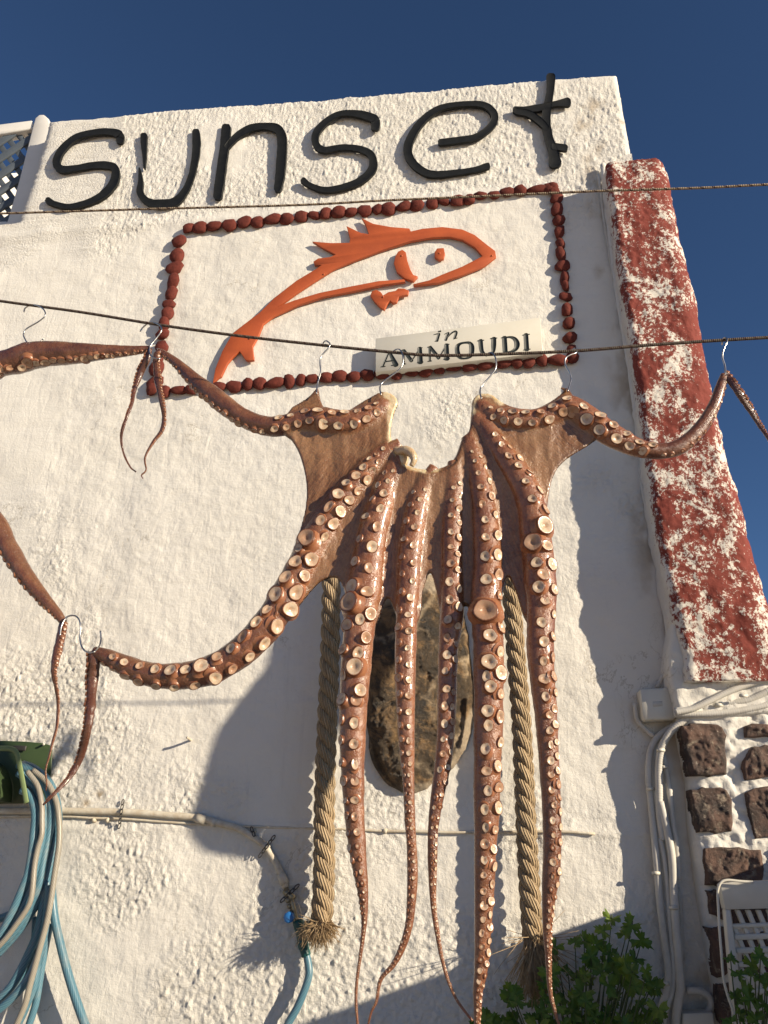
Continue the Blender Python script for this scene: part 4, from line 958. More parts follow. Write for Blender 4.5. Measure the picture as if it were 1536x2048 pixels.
# ------------------------------------------------------------------ lines and hooks
lo = tube('clothesline', pxpath([(-900, 470), (-400, 545), (0, 602), (160, 624), (320, 650), (480, 672), (650, 691), (800, 706), (870, 711), (980, 709), (1150, 702), (1300, 690), (1450, 680), (1536, 675), (1800, 658), (2300, 630)], OO, 30), 0.0034, LINED, seg=10)
tag(lo, 'dark braided cord the octopus hooks hang from', 'cord', 'cords strung in front of the wall')
up = tube('clothesline', pxpath([(-900, 455), (-300, 434), (0, 427), (300, 418), (600, 410), (768, 401), (1000, 391), (1200, 382), (1400, 376), (1536, 369), (1800, 357), (2400, 330)], 1.15, 30), 0.0022, LINE, seg=10)
tag(up, 'upper braided cord crossing in front of the black lettering', 'cord', 'cords strung in front of the wall')
HK = [
 ([(48,624,-.012),(50,617,-.012),(60,611,-.004),(75,611,.006),(88,620,.010),(90,632,.010),(76,644,.010),(54,657,.010),(47,668,.010),(50,678,.012),(56,686,.016),(70,690,.014),(80,684,-.012),(88,677,-.014)], 'silver S-hook over the line, leftmost, holding the end of an arm'),
 ([(280,663,-.012),(288,653,-.012),(302,645,-.002),(319,650,.008),(323,661,.010),(313,676,.010),(301,692,.012),(299,706,.014),(307,715,.016),(320,717,.014),(325,708,-.008)], 'silver S-hook over the line where two arm ends meet, left of the fish tail'),
 ([(645,694,-.010),(647,685,-.006),(653,682,.002),(660,688,.009),(657,696,.010),(643,712,.010),(640,725,.010),(641,745,.010),(635,768,.012),(633,788,.018)], 'steel hook over the line below the fish outline'),
 ([(786,703,-.010),(793,699,-.004),(800,700,.004),(806,712,.010),(806,725,.010),(800,738,.010),(782,752,.010),(766,764,.010),(760,775,.014),(762,790,.022)], 'steel hook in front of the left end of the sign board'),
 ([(972,713,-.010),(976,707,-.004),(984,706,.003),(991,716,.009),(992,735,.010),(984,748,.010),(972,762,.010),(962,775,.012),(960,786,.018),(963,798,.024)], 'steel hook below the right end of the sign board'),
 ([(1144,700,-.010),(1150,697,-.004),(1153,705,.004),(1140,710,.009),(1131,717,.010),(1131,730,.010),(1139,745,.010),(1142,756,.010),(1140,768,.014),(1135,783,.022)], 'steel hook in front of the lower right corner of the pebble border'),
 ([(1444,690,-.010),(1446,678,-.004),(1452,676,.004),(1454,684,.009),(1447,700,.010),(1445,715,.010),(1450,732,.010),(1451,750,.014)], 'steel hook against the blue sky right of the pilaster'),
 ([(120,1272,.018),(123,1252,.016),(133,1235,.012),(146,1231,.010),(156,1236,.010),(161,1250,.010),(160,1275,.010),(164,1294,.012),(174,1304,.018),(188,1304,.024),(198,1293,.004),(202,1279,-.006),(201,1262,-.008)], 'dark S-hook joining two arm ends beside the curved arm')]
for p, lab in HK:
    o = tube('s_hook', pxpath([(x, y, OO+dz_) for x, y, dz_ in p], OO, 2.2), 0.0017, STEEL, seg=8); tag(o, lab, 'hook', 'wire hooks on the line')

# ------------------------------------------------------------------ thick hanging ropes
def thick_rope(label, pts, width_px, pitch_px, ph, frayc, frayn, fspread):
    q = spline([(a, b_, 0) for a, b_ in pts], 2.4); root = empty('hanging_rope', P(q[0, 0], q[0, 1], 0.03), label, 'rope', 'thick ropes on the wall')
    s = np.concatenate([[0], np.cumsum(np.hypot(np.diff(q[:, 0]), np.diff(q[:, 1])))])
    mp = np.linalg.norm(P(q[0, 0]+1, 1600, .03)-P(q[0, 0], 1600, .03)); R = width_px/2*mp; C = PA(q[:, 0], q[:, 1], R+0.034)
    for k in range(3):
        a = ph + 2*math.pi*(k/3 + s/pitch_px); rr = R*0.50
        pth = C + np.stack([np.cos(a)*rr, np.sin(a)*rr, np.zeros(len(a))], 1)
        n = len(pth); t = np.gradient(pth, axis=0); t /= np.linalg.norm(t, axis=1)[:, None]; seg = 22; V = []; A = []
        cx_ = C-pth; cx_ /= np.linalg.norm(cx_, axis=1)[:, None]; b2 = np.cross(t, cx_); b2 /= np.linalg.norm(b2, axis=1)[:, None]; c2 = np.cross(b2, t)
        sl = np.concatenate([[0], np.cumsum(np.linalg.norm(np.diff(pth, axis=0), axis=1))])
        for j in range(seg):
            th = 2*math.pi*j/seg
            tw = th - sl*60       # the yarns of the strand turn against the lay
            r_ = R*0.535*(1+0.085*np.sin(tw*9)+0.04*fbm(sl*60, sl*0+j*0.7, seed=500+k, o=2)) * (1-0.35*sstep(s[-1]-14, s[-1], s))
            V.append(pth + r_[:, None]*(c2*math.cos(th)+b2*math.sin(th))); A.append(np.stack([tw/6.2832, sl*0.35, sl*0], 1))
        V = np.stack(V, 1).reshape(-1, 3); A = np.stack(A, 1).reshape(-1, 3)
        Fc = [[i*seg+j, i*seg+(j+1) % seg, (i+1)*seg+(j+1) % seg, (i+1)*seg+j] for i in range(n-1) for j in range(seg)]
        Fc.append([(n-1)*seg+j for j in range(seg)]); Fc.append(list(range(seg))[::-1])
        link('strand', new_mesh(V, Fc, {'tuv': A}), ROPE, root)
    # stray hairs along the rope
    b = MB()
    for i in range(260):
        j = random.randrange(4, len(C)-4); a = random.uniform(math.pi*0.9, math.pi*2.1); d_ = np.array([math.cos(a), math.sin(a), 0])
        p0 = C[j]+d_*R*0.85; p1 = p0+d_*random.uniform(.003, .009)+np.array([0, 0, random.uniform(-.008, .008)]); V, Fc, A = tube_geo([p0, (p0+p1)/2+rs.normal(0, .001, 3), p1], [0.0003, .0002, .0001], 3); b.add(V, Fc)
    o = b.obj('stray_fibres', ROPE, root); o['kind'] = 'stuff'
    b = MB()
    top = PA(np.array([frayc[0]]), np.array([frayc[1]]), R+0.034)[0]
    for i in range(frayn):
        dx, dy, dl = fspread; a = random.gauss(0, 0.55); e = random.gauss(0, 0.5)
        L_ = dl*random.uniform(0.6, 1.1); d_ = np.array([math.sin(a)*dx, -abs(math.sin(e))*dy-0.15, -math.cos(a)]); d_ /= np.linalg.norm(d_)
        st_ = top+np.array([random.gauss(0, R*0.35), random.gauss(0, R*0.3), 0]); bend = rs.normal(0, .006, 3)
        pth = [st_, st_+d_*L_*0.35+np.array([0, 0, -0.002]), st_+d_*L_*0.7+bend*0.6, st_+d_*L_+bend*1.5]
        for pt in pth: pt[1] = min(pt[1], -0.006)
        V, Fc, A = tube_geo(pth, [0.0013, .0011, .0009, .0005], 3); b.add(V, Fc)
    o = b.obj('frayed_end', FRAY, root); o['kind'] = 'stuff'
    return root
r1 = thick_rope('thick pale twisted rope left of the hanging arms, frayed into a ball at its end', [(664,1120),(663,1160),(660,1300),(654,1450),(649,1600),(648,1750),(643,1845)], 40, 96, 0.3, (640, 1840), 900, (1.0, 0.9, 0.055))
r2 = thick_rope('thick pale twisted rope behind the rightmost hanging arm, end hidden in geranium leaves', [(1016,1110),(1022,1180),(1031,1300),(1043,1450),(1050,1600),(1057,1740),(1066,1880)], 40, 96, 1.2, (1067, 1872), 700, (0.35, 0.3, 0.13))

# ------------------------------------------------------------------ oval rock plaque between the ropes
def pale(x, y):
    d1, _, _, _ = poly_dist(x, y, [(950, 1430), (935, 1490), (905, 1545), (870, 1580), (835, 1583)], closed=False)
    d2, _, _, _ = poly_dist(x, y, [(800, 1200), (850, 1165), (885, 1175)], closed=False)
    return np.maximum(sstep(17, 10, d1+3*fbm(x*.05, y*.05, seed=8)), sstep(26, 12, d2+5*fbm(x*.05, y*.05, seed=9)))
def ridge(x, y):
    return 0.035*np.sqrt(np.clip(1-((x-842)/110)**2-((y-1370)/225)**2, 0, 1)) + 0.012*sstep(6, 0, np.abs(x-(905+30*np.sin((y-1200)/120))))*(y > 1400)
pq = [(748,1235),(765,1195),(800,1165),(850,1146),(885,1160),(925,1210),(938,1270),(943,1340),(950,1400),(948,1450),(930,1500),(905,1535),(872,1562),(842,1584),(802,1586),(768,1562),(742,1520),(733,1450),(734,1380),(740,1300)]
rk = rock(jit(pq, 2.0), 0.012, 0.012, 900, 'rock_slab', PLAQUE, None, step=2.4, rug=0.012, fn=ridge)
tag(rk, 'large dark brown mottled oval rock with pale veins on the wall behind the arms', 'rock')

# ------------------------------------------------------------------ water pipe, clamps, tap
wp = empty('water_pipe', P(300, 1630), 'whitewashed water pipe running along the wall and bending down to a tap', 'pipe')
tube('pipe', pxpath([(-260,1618),(-100,1620),(0,1622),(60,1622),(130,1622),(240,1624),(330,1630),(400,1636),(440,1647),(475,1656),(505,1673),(530,1692),(548,1718),(562,1746),(572,1775)], 0.014, 6), 0.0092, PIPE, wp, seg=14, rough=0.05)
for (a, b_, r_) in (((392, 1635), (412, 1641), .0125), ((425, 1644), (432, 1646), .0112), ((528, 1688), (536, 1699), .0115), ((562, 1748), (570, 1768), .0125)):
    tube('pipe_joint', [P(*a, 0.015), P((a[0]+b_[0])/2, (a[1]+b_[1])/2, 0.015), P(*b_, 0.015)], r_, PIPE, wp, seg=12, rough=0.06)
tap = empty('garden_tap', P(585, 1800), 'old brass garden tap with a bright blue knob on the pipe end', 'tap')
tube('spout', pxpath([(572,1776,.016),(578,1790,.022),(584,1803,.026),(587,1815,.028),(590,1830,.026),(594,1842,.025)], .02, 3), 0.0062, BRASS, tap, seg=12, rough=0.1)
tube('valve_body', [P(570, 1782, .018), P(586, 1797, .030)], 0.0095, BRASS, tap, seg=8)
for (cx_, cy_, r_) in ((575, 1800, .007), (578, 1812, .006), (573, 1786, .008)):
    tube('collar', [P(cx_, cy_, .012), P(cx_+1, cy_+1, .034)], r_, BRASS, tap, seg=10)
kb = P(577, 1835, 0.05); V, Fc, A = tube_geo([kb+np.array([0, .016, 0]), kb+np.array([0, .014, 0]), kb, kb+np.array([0, -.003, 0])], [.010, .014, .014, .010], 8); b = MB(); b.add(V, Fc); b.obj('knob', BLUEP, tap)
tube('knob_stem', [P(584, 1815, .022), P(578, 1834, .045)], 0.003, BRASS, tap, seg=8)
tube('wire_tie', pxpath([(584,1806,.03),(594,1806,.034),(600,1818,.03),(603,1836,.028),(602,1842,.03)], .03, 2), 0.0012, STEEL, tap, seg=6)
tube('hose_connector', pxpath([(595,1838,.026),(598,1852,.026),(602,1872,.026),(607,1892,.026),(612,1910,.026)], .026, 3), [0.0135]*1+0, TEAL, tap, seg=16) if False else None
q = pxpath([(595,1840,.026),(598,1852,.026),(602,1872,.026),(607,1892,.026),(613,1912,.026)], .026, 3); n = len(q)
tube('hose_connector', q, 0.0125+0.0018*(np.sin(np.arange(n)/n*math.pi*4) > 0.2), TEAL, tap, seg=16)
hs = tube('tap_hose', pxpath([(612,1905,.026),(617,1930,.026),(618,1950,.028),(610,1978,.03),(594,2016,.032),(575,2050,.034),(550,2110,.04),(540,2200,.05)], .03, 5), 0.0098, HOSE, seg=16)
tag(hs, 'blue garden hose running down from the tap connector', 'hose')
def strap(label, a, b_, n, off=0.026):
    root = empty('chain_strap', P(*a, off), label, 'strap', 'perforated straps on the pipe')
    for i in range(n):
        f0 = i/n; x0 = a[0]+(b_[0]-a[0])*(i+0.5)/n; y0 = a[1]+(b_[1]-a[1])*(i+0.5)/n
        bulge = math.sin(math.pi*(i+0.5)/n); oo = 0.006+(off-0.002)*bulge
        c = P(x0, y0, oo); L_ = math.hypot(b_[0]-a[0], b_[1]-a[1])/n*0.0015*0.56
        ang = math.atan2(-(b_[1]-a[1]), b_[0]-a[0]); seg = 12; pth = []
        for k in range(seg+1):
            t = 2*math.pi*k/seg; ex, ez = math.cos(t)*L_, math.sin(t)*0.0036
            pth.append(c+np.array([ex*math.cos(ang)-ez*math.sin(ang), 0, ex*math.sin(ang)+ez*math.cos(ang)]))
        V, Fc, A = tube_geo(pth, 0.0014, 6, closed_ends=False); b = MB(); b.add(V, Fc); b.obj('link', IRON, root, smooth=True)
strap('dark perforated strap over the straight run of pipe, below a rust stain', (246, 1600), (238, 1656), 6)
strap('dark strap wound round the pipe where it starts to bend', (502, 1655), (512, 1680), 3, 0.03)
strap('dark perforated strap crossing the bend of the pipe diagonally', (549, 1672), (518, 1714), 5, 0.03)
strap('dark strap over the lower pipe end just above the tap', (597, 1770), (562, 1803), 4, 0.032)
cb = tube('painted_cable', pxpath([(-200,1634),(0,1633),(130,1633),(180,1636),(250,1638),(330,1644),(400,1648),(470,1652),(560,1655),(640,1657),(700,1659),(760,1662),(830,1663),(900,1665),(1000,1664),(1080,1663),(1140,1664),(1190,1668)], 0.009, 12), 0.0034, PIPE, seg=8, rough=0.15)
tag(cb, 'thin whitewashed cable running level across the wall behind the ropes', 'cable')
for x, y in ((188, 1640), (215, 1640), (508, 1662), (770, 1662)):
    w = P(x, y, 0.008); V, Fc, A = tube_geo([w+np.array([0, 0.01, 0]), w+np.array([0.001, -.004, 0]), w+np.array([.002, -.008, 0])], [.009, .007, .003], 7, rough=0.35); b = MB(); b.add(V, Fc); o = b.obj('cable_clip', PIPE, cb, smooth=True)
nl = tube('nail', pxpath([(383,1481,-.01),(378,1478,.03),(374,1475,.045)], 0.03, 2), 0.0035, PIPE, seg=7, rough=0.3)
tag(nl, 'whitewashed nail sticking out of the wall left of the ropes', 'nail')

# ------------------------------------------------------------------ hose rack and coil
ZH = (3.483, 0, 1460)
rack = empty('hose_rack', P(30, 1550), 'green metal hose holder on the wall at the left edge', 'hose rack')
bevel(prism('back_plate', [(-130,1484),(0,1481),(50,1483),(85,1486),(99,1490),(104,1500),(102,1540),(98,1580),(94,1606),(-130,1610)], 0.026, 0.005, GREENM, rack), 0.002, 2)
sp_ = []
for k in range(13):
    t = math.pi*(k/12); sp_.append((0.0, math.cos(t), math.sin(t)))
b = MB(); cen = P(-38, 1590, .03); Rx = P(28, 1560, 0.1)[0]-P(-38, 1560, .1)[0]
V = []; 
for yy in (-0.031, -0.135):
    for k in range(17):
        t = math.pi*k/16; V.append((cen[0]+math.cos(t)*Rx, yy, cen[2]+math.sin(t)*Rx*1.15-0.02))
b.add(V, [[k, k+1, 17+k+1, 17+k] for k in range(16)]); o = b.obj('saddle', GREENM, rack, smooth=True); m_ = o.modifiers.new('thick', 'SOLIDIFY'); m_.thickness = 0.003
V, Fc, A = tube_geo(pxpath([(-110,1520,.138),(-60,1498,.138),(-10,1497,.138),(22,1498,.138),(34,1508,.138),(40,1535,.138),(47,1572,.138),(53,1606,.138)], .138, 4), .0075, 8, flat=0.35); b = MB(); b.add(V, Fc); b.obj('lip', GREENL, rack, smooth=True)
tube('screw', [P(86, 1490, .024), P(88, 1488, .040)], .0032, SIGNW, rack, seg=8)
b = MB(); V, Fc, A = tube_geo(pxpath([(18,1497,.0325),(35,1496,.0325),(52,1497,.0325)], .03, 3), .0075, 10, flat=0.15); b.add(V, Fc); b.obj('slot', IRON, rack, smooth=True)
coil = empty('garden_hose', P(70, 1650, .08), 'coiled light blue garden hose hanging from the green rack', 'hose')
HP = [
 ([(150,420),(190,440),(235,520),(245,620),(235,720),(222,850),(195,1000),(150,1120),(90,1260),(20,1400),(-60,1520)], .115, HOSE, 54),
 ([(130,300),(180,335),(250,410),(290,520),(300,640),(290,760),(262,880),(235,1000),(205,1120),(150,1240),(60,1390),(-40,1500)], .10, HOSE, 56),
 ([(130,240),(190,270),(275,330),(340,430),(360,540),(352,660),(325,800),(300,920),(270,1080),(220,1190),(150,1330),(60,1450),(-50,1560)], .088, HOSE, 58),
 ([(160,240),(235,270),(320,340),(375,440),(400,560),(402,680),(388,780),(360,900),(320,1050),(270,1180),(190,1310),(100,1430),(-20,1560)], .07, HOSE, 58),
 ([(190,290),(262,390),(290,520),(292,640),(290,730),(262,830),(240,950),(225,1120),(200,1220),(130,1330),(50,1440),(-40,1540)], .125, HOSE2, 36),
 ([(230,280),(330,370),(392,500),(412,640),(412,780),(400,880),(378,1020),(355,1180),(325,1340),(285,1490),(245,1640),(205,1790),(175,1910),(120,2040),(60,2160)], .10, HOSE2, 38),
 ([(360,1080),(368,1200),(382,1320),(410,1450),(442,1580),(480,1720),(530,1880),(590,2048),(640,2180)], .05, HOSE, 52),
 ([(330,1050),(310,1180),(265,1400),(205,1550),(130,1700),(60,1810),(-40,1900)], .07, HOSE, 56),
 ([(345,1080),(330,1250),(300,1450),(240,1650),(155,1790),(60,1890),(-50,1980)], .085, HOSE, 50),
 ([(300,1150),(290,1400),(262,1600),(235,1780),(180,1930),(120,2060),(60,2180)], .055, HOSE, 48),
 ([(250,1300),(238,1480),(190,1640),(110,1760),(30,1850),(-60,1900)], .045, HOSE, 46),
 ([(350,1350),(300,1600),(275,1750),(250,1900),(200,2060),(150,2200)], .04, HOSE, 44),
 ([(300,1100),(240,1180),(160,1240),(60,1290),(-60,1335)], .04, HOSE, 50)]
for p, off, mt, w in HP:
    z = zx(p, *ZH); mp = 0.00149*(2.2-off)/2.2
    tube('hose_loop', pxpath(z, off, 5), w/3.483/2*mp, mt, coil, seg=14)

# ------------------------------------------------------------------ junction box and conduits
jb = empty('junction_box', P(1316, 1408, .04), 'square white junction box on the wall at the foot of the pilaster', 'junction box')
bevel(prism('box', zx([(272, 215), (440, 204), (455, 222), (472, 365), (460, 382), (300, 388), (288, 372)], *Z6), 0.05, 0.05, SIGNW, jb), 0.004, 3)
bevel(prism('cover', zx([(276, 219), (438, 208), (451, 224), (467, 363), (456, 378), (303, 383), (292, 370)], *Z6), 0.054, 0.003, SIGNW, jb), 0.001, 1)
bevel(prism('badge', zx([(344, 282), (396, 279), (398, 307), (346, 311)], *Z6), 0.0553, 0.001, CONDUIT, jb), 0.0003, 1)
cd = empty('conduit_bundle', P(1330, 1600, .03), 'bundle of white electrical conduits curving down the wall beside the stones', 'conduit')
def cond(p, off, w, name='conduit', ribbed=False, mat=CONDUIT):
    z_ = zx(p, *Z6); o0, o1 = off if isinstance(off, tuple) else (off, off)
    q = pxpath([(a_[0], a_[1], o0+(o1-o0)*i_/(len(z_)-1)) for i_, a_ in enumerate(z_)], o0, 1.6 if ribbed else 6); mp = 0.00145; r = np.full(len(q), w/2.739/2*mp)
    if ribbed: r = r*(1+0.075*np.sin(np.arange(len(q))*math.pi*2/2.6))
    return tube(name, q, r, mat, cd, seg=12)
cond([(1200,190,),(1080,200),(975,225),(860,275),(700,305),(600,335),(520,380),(440,450),(395,530),(378,620),(378,760),(382,900),(398,1040)], (.10, .035), 36, 'ribbed_conduit', True)
cond([(1200,230),(975,285),(800,325),(660,345),(560,372),(450,420),(370,480),(330,560),(320,680),(330,800),(350,1000),(368,1200),(385,1400),(410,1600),(430,1750),(425,1850),(395,1950),(378,2060),(370,2200)], .03, 34)
cond([(400,570),(415,650),(440,800),(455,950),(475,1080),(482,1260)], .035, 30)
cond([(385,830),(425,1000),(450,1150),(460,1350),(470,1500),(488,1700),(495,1850),(480,1950),(470,2060),(465,2200)], .045, 38)
cond([(385,1030),(408,1150),(425,1300),(440,1500),(462,1750),(450,1880),(415,1990),(400,2200)], .035, 24)
cond([(480,1300),(495,1400),(500,1560),(505,1700)], .015, 22)
cond([(470,342),(560,322),(640,285),(750,232),(900,178),(1100,140)], .095, 32, 'ribbed_conduit', True)
cond([(462,325),(560,312),(640,280),(690,255)], .09, 15)
cond([(460,350),(640,350),(800,335),(975,300),(1200,250)], .085, 34, 'ribbed_conduit', True)
cond([(245,290),(258,380),(300,430),(355,478)], .02, 24)
cond([(365,205),(390,160),(410,110),(425,60),(425,0),(418,-150),(380,-400),(340,-640),(285,-900),(275,-1150),(258,-1400),(215,-1650),(130,-2050),(85,-2300),(52,-2560),(45,-2600)], .014, 20)
cond([(530,1865),(600,1868),(650,1895),(665,1940),(640,1990),(560,2020)], .03, 32)
for (a, off) in (((330, 760), .036), ((386, 548), .062), ((360, 1222), .038), ((412, 1828), .038), ((405, 640), .05), ((455, 1412), .056), ((704, 300), .092), ((838, 250), .112)):
    x, y = a[0]/2.739+1180, a[1]/2.739+1300; V, Fc, A = tube_geo([P(x-7, y, off), P(x, y, off+0.006), P(x+8, y, off)], .0045, 6, flat=0.8); b = MB(); b.add(V, Fc); b.obj('clip', SIGNW, cd)
bevel(prism('trunking', zx([(512,1992),(676,1985),(690,2100),(505,2100)], *Z6), 0.06, 0.05, PLASTIC, cd), .003, 2)

# ------------------------------------------------------------------ lattice-backed plastic chair, lower right
ZC = (3.367, 1340, 1440)
ch = empty('plastic_chair', P(1500, 1900, .28), 'cream plastic chair back with slanted lattice openings in front of the stones', 'chair')
CO = 0.27
def cpoly(p, off, th, name, mat=PLASTIC): return bevel(prism(name, zx(p, *ZC), off, th, mat, ch), 0.0025, 2)
cpoly([(340,1112),(352,1098),(460,1090),(900,1072),(900,1262),(408,1276),(372,1276)], CO, .03, 'top_rail')
cpoly([(372,1277),(408,1277),(480,1800),(520,2100),(560,2400),(470,2400),(445,2100)], CO, .026, 'side_rail')
for i in range(12):
    y0 = 1348+i*92; xs0 = 408+(y0-1276)*0.135
    cpoly([(xs0, y0+4), (900, y0-12), (900, y0+28), (xs0+8, y0+44)] if i else [(xs0, y0+40-14), (900, y0+22-14), (900, y0+52-14), (xs0+8, y0+70-14)], CO-0.006, .012, 'slat')
for i in range(-13, 14):
    x0 = 440+i*70; sl = 0.42; pts = []
    ya, yb = 1278, 2400; xa = x0; xb = x0+(yb-ya)*sl
    # clip to the right of the side rail
    def rail(y): return 400+(y-1276)*0.135
    yy = np.linspace(ya, yb, 30); xx = x0+(yy-ya)*sl; ok = xx > rail(yy)
    if ok.sum() < 3: continue
    y1 = yy[ok][0]; x1 = xx[ok][0]
    if x1 > 880: continue
    y2 = min(yb, ya+(880-x0)/sl); x2 = x0+(y2-ya)*sl
    cpoly([(x1, y1), (x2, y2), (x2+34, y2), (x1+34, y1)], CO-0.0105, .012, 'slanted_slat')
wc = tube('white_cable', pxpath(zx([(560,1092),(460,1085),(390,1078),(345,1092),(322,1150),(325,1260),(332,1400),(345,1560),(360,1740),(390,1860),(425,1960),(450,2060),(470,2200)], *ZC), .285, 4), .0028, SIGNW, seg=10)
tag(wc, 'thin white cable looping over the corner of the plastic chair', 'cable')

# ------------------------------------------------------------------ geranium plants
def leaf_mesh(seed):
    r = random.Random(seed); n = 40; V = [(0, 0, 0)]; ph = r.uniform(0, 1)
    for ring in (0.5, 1.0):
        for k in range(n+1):
            t = -2.75+5.5*k/n
            lob = abs(math.cos(t*1.14*1.25+0.0)); lob = 0.40+0.60*lob**0.7; ser = 1+0.17*math.sin(t*17+ph*6)*ring
            rr = ring*(lob*ser if ring > .6 else 0.55+0.45*lob)*(1-0.12*abs(t)/2.75)
            V.append((rr*math.sin(t), rr*math.cos(t), 0.26*rr*math.cos(t*5.7)*ring+0.20*rr*rr+0.05*math.sin(t*13+ph*9)*ring))
    Fc = [[0, 1+k+1, 1+k] for k in range(n)] + [[1+k, 1+k+1, n+2+k+1, n+2+k] for k in range(n)]
    me = new_mesh(V, Fc); me.materials.append(LEAF); return me
LMS = [leaf_mesh(i) for i in range(5)]
def plant(label, root_px, off, tips, size, loc_off=0.0):
    base = P(*root_px, off); root = empty('geranium', base, label, 'plant', 'geraniums at the foot of the wall')
    b = MB()
    for (x, y, o_, s) in tips:
        tip = P(x, y, o_); fx = root_px[0]+(x-root_px[0])*0.45+random.uniform(-15, 15); mid = P(fx, (y+root_px[1])/2+30, (off+o_)/2)
        q = spline(np.column_stack([np.array([base, mid, tip-np.array([0, -.006, .012]), tip]), np.zeros(4)]), .012)[:, :3]
        V, Fc, A = tube_geo(q, np.linspace(.0028, .0011, len(q)), 5); b.add(V, Fc)
        o = bpy.data.objects.new('leaf', random.choice(LMS)); COL.objects.link(o); o.parent = root; o.location = Vector(tip)-root.location
        sc = s*size; o.scale = (sc, sc, sc)
        n_ = Vector((random.gauss(.1, .5), -1.0+random.gauss(0, .35), random.gauss(.55, .45))).normalized()
        o.rotation_euler = (n_.to_track_quat('Z', 'Y') @ __import__('mathutils').Quaternion((0, 0, 1), random.uniform(0, 6.28))).to_euler()
    b.obj('stems', STEM, root, smooth=True)
    return root
random.seed(21)
tips = [(1222,1838,.10,1.0),(1208,1862,.13,.9),(1262,1850,.12,1.1),(1280,1880,.14,1.1),(1250,1868,.10,.9),(1168,1882,.10,1.0),(1150,1885,.13,.8),(1192,1890,.12,1.1),(1180,1920,.13,.9),(1112,1893,.10,.9),(1215,1905,.15,.9),(1225,1935,.16,1.0),(1300,1965,.12,1.0),(1312,1975,.15,.9),(1260,1950,.14,1.0)]
for i in range(85):
    y = 2060-(random.random()**1.5)*160; lim = 950+max(0, (2048-y))*1.0
    x = random.uniform(min(lim, 1120), 1325-max(0, 2040-y)*0.25); tips.append((x, y, random.uniform(.06, .26), random.uniform(.7, 1.25)))
plant('bushy geranium with lobed leaves at the foot of the wall beside the conduits', (1160, 2300), .16, tips, 0.025)
tips = [(1462,1920,.34,.8),(1502,1925,.36,1.0),(1520,1915,.38,.9),(1482,1950,.36,.9),(1510,1955,.38,1.0),(1530,1960,.36,.9),(1472,1995,.34,.9),(1500,2000,.38,1.1),(1525,2010,.38,1.0),(1480,2030,.36,1.0),(1512,2040,.38,1.0),(1540,2035,.36,1.0),(1462,2045,.33,.8),(1495,1975,.37,.8),(1533,1985,.38,.9),(1550,1930,.38,.9)]
plant('small geranium growing in front of the plastic chair back', (1505, 2250), .36, tips, 0.022)
tips = [(965,2035,.10,1.0),(985,2042,.12,.9),(950,2050,.12,1.0),(1005,2050,.10,.9),(975,2062,.1,1.0)]
plant('low geranium sprig at the bottom edge left of the bushy one', (975, 2250), .12, tips, 0.020)
# ------------------------------------------------------------------ low side wall (outside the picture, shades the foot of the wall)
e1 = P(930, 1925); e2 = P(620, 2027); xs_ = P(1790, 1700)[0]
slope = 0.68/2.05; ztop = e1[2]+slope*(xs_-e1[0])
b = MB(); b.add(*box_geo(xs_, xs_+0.35, -3.2, -0.13, 0, ztop)); o = b.obj('side_wall', PLASTER); bevel(o, .02, 3)
tag(o, 'low white side wall right of the stone wall, beyond the picture', 'wall')

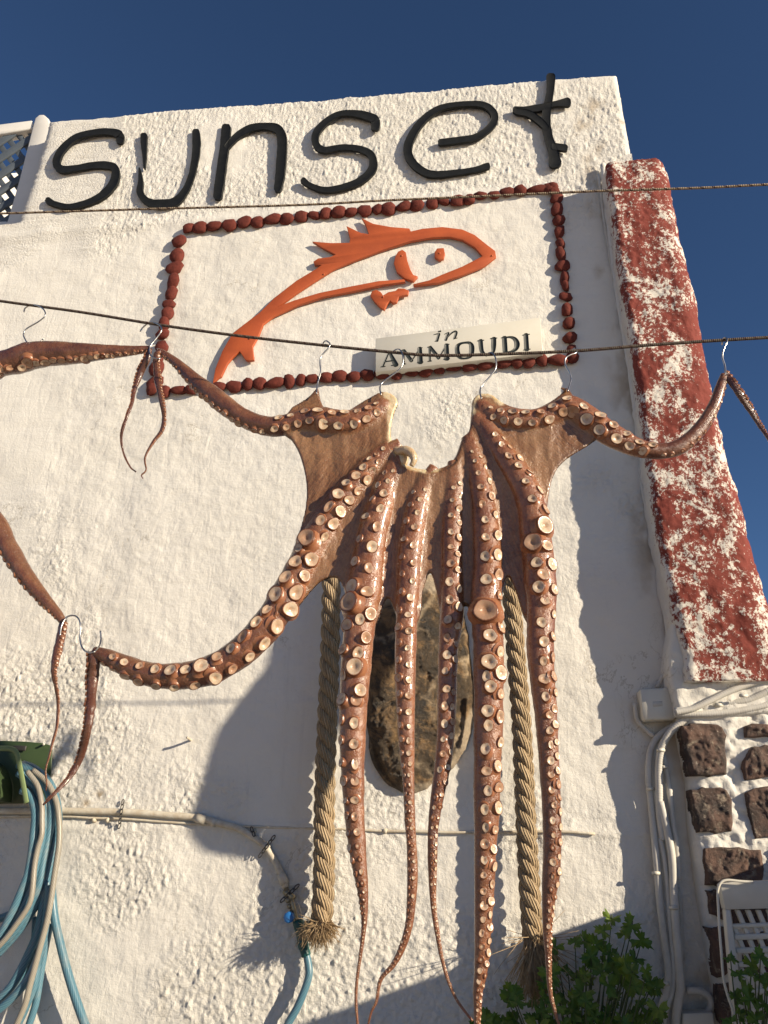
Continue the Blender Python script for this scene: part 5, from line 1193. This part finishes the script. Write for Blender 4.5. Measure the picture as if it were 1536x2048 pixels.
# ------------------------------------------------------------------ lattice fence, upper left
FO = -0.10
fn_ = empty('lattice_fence', P(40, 350, FO), 'white framed fence panel with blue-grey diagonal lattice at the upper left', 'fence')
def fp(p, off, th, name, mat, bv=.004): return bevel(prism(name, p, off, th, mat, fn_), bv, 2)
fp([(-400,292),(0,248),(64,240),(64,257),(0,268),(-400,318)], FO+.0, .05, 'top_rail', WOODW, .006)
fp([(66,250),(70,236),(78,229),(88,229),(96,236),(100,250),(90,300),(60,400),(40,450),(30,475),(-2,475),(15,440),(38,360)], FO+.012, .07, 'post', WOODW, .006)
fp([(-400,470),(-100,450),(12,442),(24,450),(20,462),(-400,490)], FO+.004, .05, 'bottom_rail', WOODW, .004)
def postx(y): return 65-(y-256)*50/190
def lath(x0, y0, dx, dy, w, off):
    n = 60; pts = []
    for i in range(n+1):
        x = x0+dx*i/n; y = y0+dy*i/n
        top = 250-(x)*0.11+14; bot = 449-(x)*0.08
        if x < postx(y)+6 and y > top and y < bot: pts.append((x, y))
    if len(pts) < 2: return
    a, c = pts[0], pts[-1]; L = math.hypot(dx, dy); nx_, ny_ = -dy/L*w/2, dx/L*w/2
    fp([(a[0]+nx_, a[1]+ny_), (c[0]+nx_, c[1]+ny_), (c[0]-nx_, c[1]-ny_), (a[0]-nx_, a[1]-ny_)], off, .009, 'lath', SLATE, .001)
for i in range(26): lath(-330, 250+i*33-100+20, 440, -290, 12, FO-.012)
for i in range(34): lath(-560+i*26, 200, 190, 260, 11, FO-.0225)
# white house beyond the fence
hw = MB(); p0 = P(-600, 470, -2.5); p1 = P(62, 340, -2.5); hw.add(*box_geo(p0[0], P(75, 400, -2.5)[0], 2.5, 5.5, 0, P(30, 346, -2.5)[2])); o = hw.obj('house_wall', PLASTER)
tag(o, 'sunlit white house wall seen through the lattice fence', 'building')
# dark scrubby hill at the right edge
hx = P(1560, 1150, -40); gx_ = np.linspace(-6, 40, 60); gy_ = np.linspace(0, 30, 40); GX, GY = np.meshgrid(gx_, gy_)
x0 = P(1512, 1200, -40)[0]; ztp = P(1530, 1135, -40)[2]
H = ztp*sstep(-1.5, 4, GX)*(0.90+0.1*np.sin(np.clip(GY/30, 0, 1)*math.pi))*(0.97+0.12*fbm(GX*.5, GY*.5, seed=77, o=4)); H += 0.5*fbm(GX*2, GY*2, seed=79, o=3)
V = np.stack([x0+GX-0.5, 40+GY, H], -1).reshape(-1, 3); n1, n2 = GX.shape; ids = np.arange(n1*n2).reshape(n1, n2)
q = np.stack([ids[:-1, :-1], ids[:-1, 1:], ids[1:, 1:], ids[1:, :-1]], -1).reshape(-1, 4)
o = structure(link('hill', new_mesh(V, q), SCRUB))
